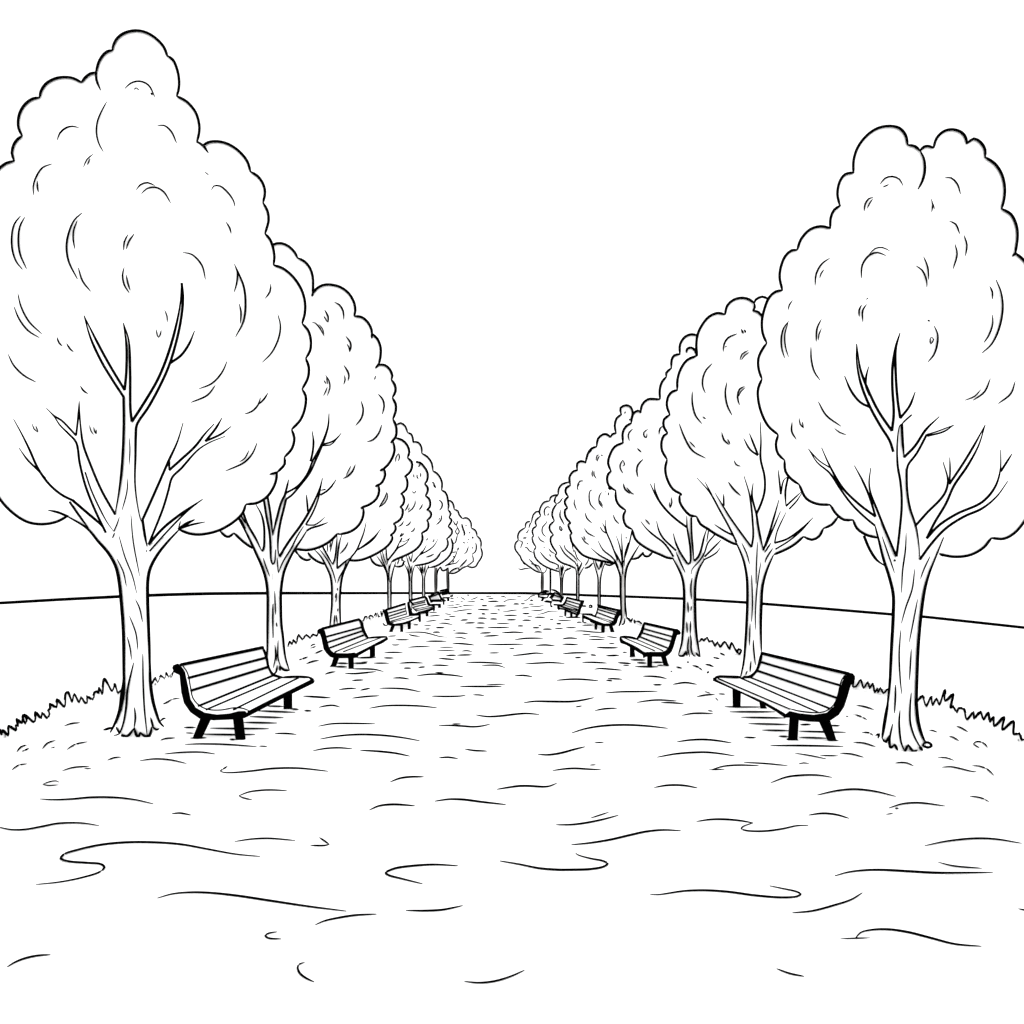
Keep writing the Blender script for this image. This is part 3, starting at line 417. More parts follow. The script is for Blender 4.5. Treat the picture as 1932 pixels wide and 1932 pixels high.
GROUP_T = 'round-crowned trees lining the path'
for tr in TREES:
    Y = tr['Y']; poly, L = lobes_of(tr)
    xs = [p[0] for p in poly]; ys = [p[1] for p in poly]
    size = min(max(xs) - min(xs), max(ys) - min(ys))
    hf = .07 * size; hfm = hf * Y / F
    Yc = Y + hfm + .012 * Y
    tp = [q for t, s in tr['fill'] for q in pts(t, s)]
    base = max(tp, key=lambda p: p[1])
    lowx = [p[0] for p in tp if p[1] > base[1] - 12]
    bx = sum(lowx) / len(lowx)
    root = thing('tree', tr['label'], 'tree', ((bx - CX) / F * Y, Y, 0), GROUP_T)
    org = tuple(root.location)
    # crown
    mb = MB(); pf = Puff(poly, Yc, max(size / 26, 4.0), hf, .2 * size, .36 * size, .16 * size, tr['w'] * 1.1)
    pf.mesh(mb)
    for p, ink in L:
        if ink:
            # let the end of each lobe run a touch into the crown, like a pen stroke
            stroke(mb, p, tr['w'] * (.95 if Y < 30 else .93 if Y < 60 else .88), Yc * (1 - tr['w'] / F), 0, step=6)
    def dep(x, y, pf=pf): return pf.front(x, y)
    kc = 1.0 if Y < 30 else .84
    for p, w, t, lin in parse(tr['cs'], 2.6): stroke(mb, p, w * kc, dep, t, lin)
    c = mb.build('crown', root, org)
    # trunk
    mb = MB(); s = 1.0 if Y < 15 else (.6 if Y < 30 else .35)
    pf2 = Puff(tp, Y, 11 * s, 10 * s, 14 * s, 30 * s, 16 * s, tr['tw'] * .7)
    pf2.mesh(mb, tr.get('grey', 0))
    Yt = Y * (1 - 4 * s / F)
    def dep2(x, y, pf=pf2): return min(pf.front(x, y), pf.Y) * (1 - 3.5 / F)
    kt = 1.08 if Y < 15 else (1.0 if Y < 30 else (.88 if Y < 50 else .72))
    for p, w, t, lin in parse(tr['ts'], 2.2): stroke(mb, p, w * kt, dep2, t, lin)
    for p, w, t, lin in parse(tr.get('streak', []), 6): stroke(mb, p, w, lambda x, y: Y * (1 - 2 / F), 0, lin, mi=4)
    tk = mb.build('trunk', root, org)
    for i, b in enumerate(tr['br']):
        mb = MB()
        for p, w, t, lin in parse(b, 3.2, 3): stroke(mb, p, w * (1.08 if Y < 15 else 1.0 if Y < 30 else .84), dep2, t, lin)
        mb.build('branch', root, org)
    for o in root.children: pass

# ---------------------------------------------------------------- benches
BENCH = [
 dict(label='large slatted bench nearest on the left, beside the tallest tree', tile='C', Y=(10.5, 13.3),
  near='1000,357 1040,430 1055,500 1095,585 1140,605 1290,605 1370,612', far='1450,262 1470,318 1480,370 1505,418 1550,430 1645,432 1712,430', lines=[4.9, 3.7, 3.6, 3.0, 2.9, 3.0],
  ndetail='2o:1003,357 1034,400 1051,480 1065,541 1100,582 1150,604 1220,607 1290,595 1340,598 1374,610', fedge='5:1450,262 1470,318 1480,370 1495,400 1520,420 1565,430;3.8:1560,428 1610,424 1700,427 1732,440',
  frame='950,375 955,360 975,352 987,360 1013,395 1031,480 1045,552 1074,597 1122,624 1190,635 1260,629 1310,616 1345,616 1362,630 1370,642 1350,652 1290,660 1180,665 1100,655 1050,620 1015,570 1000,510 990,415 960,400',
  rail='1366,614 1720,436 1735,447 1728,462 1605,522 1480,585 1375,640 1360,648',
  legs=[('n', '1105,653 1157,660 1107,763 1062,763'), ('n', '1285,655 1333,650 1347,773 1300,773'), ('f', '1563,528 1608,512 1608,603 1565,603')]),
 dict(label='large slatted bench nearest on the right, its seat end before a tree', tile='G', Y=(10.45, 13.45),
  near='965,407 920,472 898,540 858,598 795,620 640,602 618,628', far='485,294 478,342 460,390 425,430 370,432 245,434 228,440', lines=[4.9, 3.3, 3.3, 2.9, 2.8, 2.3],
  ndetail='2o:951,408 926,440 915,480 900,540 880,580 840,612 790,622 700,615 640,600', fedge='5:485,292 475,335 460,385 440,410 415,425 372,432;4.4:370,426 300,424 235,426 219,445',
  frame='970,402 988,405 1000,420 1000,440 975,475 960,530 940,590 910,635 865,665 820,675 740,672 690,665 640,650 615,648 620,635 645,615 700,628 780,636 850,625 890,590 910,540 925,480 945,435',
  rail='220,428 240,442 360,500 500,562 625,632 640,650 612,650 570,620 510,585 430,545 330,497 218,448',
  legs=[('n', '648,648 690,655 683,768 688,776 630,776 640,765'), ('n', '808,670 862,663 897,772 912,777 858,780 852,765'), ('f', '328,493 370,513 368,592 330,590'), ('f', '478,570 500,575 515,598 483,600')]),
 dict(label='second bench on the left, midway between two tree trunks', tile='S', Y=(19.9, 23.6),
  near='260,400 345,575 375,695 430,810 535,905 720,895 985,935', far='1050,200 1105,370 1125,450 1150,540 1235,615 1520,600 1640,592', lines=[3.8, 2.6, 2.5, 2.5, 2.4, 2.0],
  ndetail='', fedge='4.6:1055,195 1110,280 1130,370 1160,460 1200,540 1250,600;3.2:1250,600 1350,590 1500,580 1650,575',
  frame='155,435 190,400 250,385 300,430 320,470 345,580 375,700 400,790 440,860 500,915 560,925 800,930 950,912 985,935 1030,990 1030,1025 900,1035 640,1040 500,1030 430,1010 350,930 290,840 265,730 240,600 210,520 150,490',
  rail='975,930 1200,820 1400,715 1620,600 1650,565 1675,620 1670,640 1560,715 1400,785 1280,850 1030,990',
  legs=[('n', '500,1020 620,1030 580,1130 548,1220 420,1222 460,1160'), ('n', '815,1025 930,1025 930,1260 828,1265'), ('f', '1280,845 1393,780 1393,985 1385,1000 1280,1000')]),
 dict(label='second bench on the right, left of the tree with exposed roots', tile='T', Y=(20.2, 23.4),
  near='1380,430 1330,570 1300,670 1245,820 1130,875 960,875 790,910', far='740,285 725,405 690,490 645,575 580,640 300,598 240,600', lines=[4.2, 2.4, 2.4, 2.4, 2.2, 1.8],
  ndetail='', fedge='4.6:740,275 720,330 690,430 640,540 580,620;3.8:580,625 480,595 350,575 210,580',
  frame='1370,420 1400,400 1450,405 1500,440 1525,490 1510,530 1445,540 1410,650 1380,760 1330,890 1270,960 1205,1000 1100,1010 900,1005 780,1005 720,1035 705,970 790,900 830,900 1130,900 1200,870 1250,820 1300,690 1340,540',
  rail='205,585 240,600 290,650 450,730 600,810 720,890 800,920 760,1000 705,970 620,920 525,860 430,800 340,750 230,715 205,650',
  legs=[('n', '808,995 910,995 903,1240 808,1242'), ('n', '1100,1000 1205,995 1250,1150 1275,1190 1235,1210 1160,1195 1130,1100'), ('f', '430,775 525,855 548,1005 430,1012')]),
 dict(label='third bench on the left, overlapping the bench behind it', tile='U', Y=(36.8, 47),
  near='160,595 195,680 220,755 245,815 265,875 280,910 345,935', far='600,455 610,565 625,625 640,700 700,750 780,790 925,765', lines=[3.6, 2, 2, 1.6, 1.6, 2],
  ndetail='', fedge='1.8:600,450 612,560 650,705',
  frame='50,580 160,590 185,640 215,770 245,870 285,915 350,935 480,925 560,945 480,990 270,990 170,965 130,850 90,690',
  rail='350,935 560,900 740,840 925,762 990,740 990,800 920,820 750,890 660,940 555,960 420,985',
  legs=[('n', '270,985 360,985 312,1100 300,1135 215,1140'), ('n', '485,975 555,945 560,1135 485,1135'), ('n', '665,925 745,885 742,1050 735,1070 665,1072'), ('f', '920,770 990,740 990,890 940,900 920,850')]),
 dict(label='third bench on the right, in front of the grey-streaked trunk', tile='N', Y=(36.8, 47),
  near='1735,520 1722,555 1712,588 1690,650 1670,690 1650,712 1560,718', far='1460,455 1470,480 1455,512 1450,560 1420,620 1350,605 1240,595', lines=[3.8, 1.6, 2, 2, 1.8, 1.8],
  ndetail='', fedge='3.4:1445,430 1465,450 1455,510 1430,590 1400,612;3.4:1400,605 1320,592 1220,588',
  frame='1740,500 1790,510 1795,590 1760,640 1740,710 1700,755 1600,765 1540,760 1440,740 1430,700 1540,720 1640,718 1680,680 1700,620 1730,550',
  rail='1220,590 1265,605 1400,665 1550,722 1540,760 1450,745 1340,700 1330,680 1250,650 1245,660 1220,650',
  legs=[('n', '1505,745 1562,755 1558,850 1505,852'), ('n', '1620,755 1675,755 1705,852 1645,850'), ('n', '1405,715 1450,740 1443,815 1405,815'), ('f', '1218,600 1245,640 1250,703 1220,705')]),
 dict(label='fourth bench on the left, its thick side frame showing a gap', tile='U', Y=(58, 70),
  near='720,375 790,440 805,480 815,535 840,590 860,625 900,650', far='1080,285 1085,375 1090,415 1110,465 1180,520 1280,530 1285,550', lines=[3.4, 1.8, 1.5, 1.8, 1.8, 1.4],
  ndetail='3:705,365 740,400 820,500;1.8:790,530 830,590 890,645', fedge='',
  frame='650,420 680,400 705,420 740,540 790,675 830,680 960,650 1100,630 1100,690 980,690 985,740 920,740 700,755 680,640 655,500', ffr='1050,275 1070,258 1110,265 1150,310 1180,400 1220,460 1250,500 1180,515 1140,480 1110,390 1080,300',
  rail='900,650 1100,600 1280,545 1330,520 1325,560 1290,600 1265,610 1170,650 1100,690 980,700',
  legs=[('n', '1100,645 1170,640 1170,760 1100,762'), ('n', '925,700 985,700 985,790 925,790'), ('f', '1280,500 1330,490 1328,620 1290,640 1270,600')]),
 dict(label='fourth bench on the right, tipped shape with a thick slanted end', tile='V', Y=(55, 70),
  near='1235,390 1190,465 1165,540 1145,590 1135,620 1130,660 1120,685', far='895,305 890,380 870,440 845,495 760,510 730,515 722,545', lines=[3.2, 2, 1.8, 2, 1.6, 1.4],
  ndetail='', fedge='',
  frame='1240,360 1325,370 1280,500 1240,570 1210,700 1165,745 1150,778 1070,778 1110,730 1120,680 1160,590 1190,480', ffr='880,280 930,280 900,320 890,400 840,495 720,520 720,600 690,610 655,570 655,500 570,490 575,455 780,460 830,400',
  rail='720,545 840,570 1120,682 1110,730 1030,700 880,650 830,610 720,595',
  legs=[('n', '830,600 880,645 878,770 825,745'), ('n', '968,660 1030,695 1025,795 968,790'), ('f', '655,500 715,510 690,620 655,570')]),
 dict(label='fifth bench on the left with a grey backrest', tile='U', Y=(78, 92), pale=True,
  near='1215,262 1225,290 1240,320 1255,375 1230,430 1250,430', far='1360,185 1385,230 1410,270 1450,370 1500,420 1505,440', lines=[2.6, 2, 0, 3.2, 0],
  ndetail='2.4:1150,262 1220,268', fedge='',
  frame='1150,260 1220,265 1240,340 1260,385 1460,375 1510,400 1500,412 1290,412 1220,440 1190,360', ffr='1380,160 1400,142 1430,160 1490,290 1540,330 1560,345 1600,370 1590,400 1500,400 1460,360 1420,270 1370,190',
  rail='1190,460 1250,450 1470,448 1475,500 1400,505 1330,500 1300,520 1200,515',
  legs=[('n', '1285,500 1330,495 1325,620 1285,625'), ('n', '1400,490 1475,490 1475,555 1400,555'), ('f', '1515,400 1560,400 1560,480 1510,480')]),
 dict(label='fifth bench on the right with a grey seat', tile='V', Y=(86, 100), pale=True,
  near='740,262 740,300 735,340 725,378 700,410', far='610,190 595,250 565,310 535,360 545,395', lines=[2.2, 2, 0, 2.6],
  ndetail='3:520,115 600,130 680,180 725,215', fedge='',
  frame='740,262 765,255 820,270 825,310 765,430 720,430 700,408 540,400 530,365 725,382', ffr='455,300 590,160 615,180 590,260 530,360',
  rail='340,390 400,362 520,380 540,400 530,440 485,440 440,432 340,420',
  legs=[('n', '560,450 655,455 655,500 570,495'), ('n', '480,430 520,430 520,480 555,530 500,545 485,500')]),
 dict(label='sixth bench on the left, farthest at the end of the path', tile='U', Y=(126, 140),
  near='1455,140 1475,190 1500,240 1500,290', far='1640,98 1650,140 1670,200 1695,270', lines=[2.8, 2.6, 1.8],
  ndetail='', fedge='',
  frame='1480,190 1600,160 1612,105 1672,95 1690,220 1700,240 1640,215 1500,240', 
  rail='1500,290 1690,282 1700,240 1770,232 1765,285 1690,300 1675,330 1540,330',
  legs=[('n', '1612,310 1680,300 1675,395 1620,395')]),
 dict(label='sixth bench on the right, farthest at the end of the path', tile='V', Y=(125, 138),
  near='240,190 250,240 300,280', far='440,150 440,230 430,290', lines=[3.0, 2.0],
  ndetail='3:330,140 390,135 430,150', fedge='',
  frame='180,225 215,230 250,270 400,290 440,240 470,180 512,150 480,230 430,320 350,335 300,335 230,310 185,310',
  rail='240,182 440,192 440,212 340,215 240,205',
  legs=[('n', '290,325 350,330 310,400 250,380')]),
]
for b in BENCH:
    tl = b['tile']; Yn, Yf = b['Y']; fr = pts(tl, b['frame'])
    nr = pts(tl, b['near']); fa = pts(tl, b['far'])
    legs = b['legs']; low = max(pts(tl, legs[0][1]), key=lambda p: p[1])
    root = thing('bench', b['label'], 'bench', ((low[0] - CX) / F * Yn, Yn, 0), 'slatted benches along the path')
    org = tuple(root.location)
    n = len(nr); back_n = max(2, min(4, n - 2))
    mi = 3 if b.get('pale') else 0
    for nm, i0, i1 in (('backrest', 0, back_n - 1), ('seat', back_n - 1, n - 1)):
        mb = MB()
        for i in range(i0, i1):
            a0, a1, b1, b0 = P(*nr[i], Yn), P(*nr[i + 1], Yn), P(*fa[i + 1], Yf), P(*fa[i], Yf)
            th = .03; V = [a0, a1, b1, b0]; V += [(x, y + th, z - th * .3) for x, y, z in V]
            mb.add(V, [(0, 1, 2, 3), (7, 6, 5, 4), (0, 4, 5, 1), (1, 5, 6, 2), (2, 6, 7, 3), (3, 7, 4, 0)], mi if nm == 'backrest' else 0)
        for i in range(i0, i1 + (1 if nm == 'seat' else 0)):
            if i >= len(b['lines']) or not b['lines'][i]: continue
            w = (b['lines'][i] * .95 + .3) * WS; A = Vector(P(*nr[i], Yn * .9965)); B = Vector(P(*fa[i], Yf * .9965))
            m = 8; tube3(mb, [tuple(A.lerp(B, k / m)) for k in range(m + 1)], [w / 2 * (Yn + (Yf - Yn) * k / m) / F for k in range(m + 1)])
        if nm == 'backrest' and b['fedge']:
            for p, w, t, lin in parse([(tl, b['fedge'].split(';')[0])], 3, 0): stroke(mb, p, w, Yf * .998, 0, lin)
        if nm == 'seat' and ';' in b['fedge']:
            for p, w, t, lin in parse([(tl, b['fedge'].split(';')[1])], 3, 0): stroke(mb, p, w, Yf * .998, 0, lin)
        mb.build(nm, root, org)
    th = .05
    mb = MB(); prism(mb, fr, Yn * .997, th)
    if b['ndetail']:
        for p, w, t, lin in parse([(tl, b['ndetail'])], 2, 0): stroke(mb, p, w, Yn * .996, t, lin)
    mb.build('side_frame', root, org)
    if b.get('ffr'):
        mb = MB(); prism(mb, pts(tl, b['ffr']), Yf * .996, th); mb.build('side_frame', root, org)
    xn, xf = nr[-1][0], fa[-1][0]
    def di(x, y, xn=xn, xf=xf, Yn=Yn, Yf=Yf):
        t = min(1.02, max(0, (x - xn) / (xf - xn) if abs(xf - xn) > 1 else 0)); return .9965 / ((1 - t) / Yn + t / Yf)
    mb = MB(); prism(mb, pts(tl, b['rail']), di, th); mb.build('front_rail', root, org)
    for md, s in legs:
        mb = MB(); q = pts(tl, s); yl = max(p[1] for p in q)
        prism(mb, q, min(gY(yl), Yf) if md == 'f' else min(Yn * 1.2, max(Yn * .9975, gY(yl))), .07); mb.build('leg', root, org)

# ---------------------------------------------------------------- grass edging (countless blades: stuff)
GRASS = [('grass tufts edging the lawn left of the tallest tree', 'W', 4.2, ['0,700 15,755 30,715 80,765 88,670 150,710 165,715 155,660 180,670 170,600 220,640 235,560 255,560 270,600 255,645 232,590 250,560 340,630 355,610 360,530 415,590 425,535 475,590 500,550 490,515 510,490 508,445 570,480 580,400 650,475 668,340 690,325 728,425 750,345 800,430 820,378 860,435 880,435 882,370 940,400 960,330 985,320 1000,340 1008,285 1035,345 1060,190 1135,315 1165,245 1195,335 1235,295']),
 ('grass tufts between the tallest tree and the near left bench', 'W', 3.2, ['1545,245 1578,180 1595,230 1635,155 1665,190 1690,130 1710,175 1725,150 1730,180 1765,115']),
 ('grass tufts between the near left bench and the second', 'L', 3.4, ['608,1898 625,1850 645,1875 660,1835 685,1865 710,1785 745,1830 785,1785 820,1815 850,1780 885,1795 900,1765']),
 ('grass tufts between the second and third left benches', 'S', 3.0, ['1130,230 1150,225 1175,150 1215,140 1215,210', '1255,160 1300,115 1350,150 1345,185', '1255,160 1290,190', '1380,125 1410,70 1420,145', '1445,60 1465,130 1500,140', '1520,20 1540,130 1560,30']),
 ('grass tufts between the near right bench and its tree', 'X', 3.2, ['0,370 40,345 30,405 65,405 120,330 150,420 200,355 218,425 255,370 275,470 305,430 310,470 340,420 370,480 410,440 430,430']),
 ('grass tufts edging the lawn at the right margin', 'X', 4.2, ['755,570 805,508 850,620 905,520 920,610 965,540 995,605 1055,445 1060,565 1145,490 1118,640 1145,625 1190,690 1210,645 1265,655 1300,770 1375,690 1380,760 1450,685 1485,770 1535,695 1555,795 1595,745 1605,845 1710,745 1695,885 1815,790 1820,935 1880,925 1910,1000 1932,990']),
 ('grass tufts between the exposed-root tree and the second right tree', 'J', 3.4, ['960,1610 985,1580 1000,1600 1035,1570 1055,1610 1085,1600 1110,1650 1135,1615 1160,1660 1205,1610 1250,1680 1270,1620 1310,1690 1345,1730 1365,1695 1340,1680 1325,1705']),
 ('grass tufts between the grey-streaked trunk and the second right bench', 'T', 4, ['350,170 400,190 450,240 480,185', '525,200 530,265 560,240', '580,240 630,250 680,295'])]
for lab, tl, w, zs in GRASS:
    mb = MB()
    allp = [p for z in zs for p in pts(tl, z)]
    base = max(p[1] for p in allp)
    # smooth ground line under the blades
    A = np.array(allp); cf = np.polyfit(A[:, 0] - A[0, 0], A[:, 1], 1)
    off = max(A[:, 1] - np.polyval(cf, A[:, 0] - A[0, 0])) + 3
    def gl(x, cf=cf, x0=A[0, 0], off=off): return float(np.polyval(cf, x - x0)) + off
    def gd(x, y): return gY(gl(x))
    for z in zs:
        p = pts(tl, z); stroke(mb, p, w * .95, gd, 0, False, 4.0)
        for a, bb in zip(p, p[1:]):       # white blades under the zigzag, as deep as a tuft
            ya, yb = gd(*a), gd(*bb); q = [P(a[0], a[1], ya * 1.004), P(bb[0], bb[1], yb * 1.004), P(bb[0], gl(bb[0]) + 1, yb * 1.004), P(a[0], gl(a[0]) + 1, ya * 1.004)]
            d = .012 * ya
            mb.add(q + [(x, y + d, c2) for x, y, c2 in q], [(0, 1, 2, 3), (7, 6, 5, 4), (0, 4, 5, 1)], 0)
    o = mb.build('grass'); o['label'] = lab; o['category'] = 'grass'; o['kind'] = 'stuff'

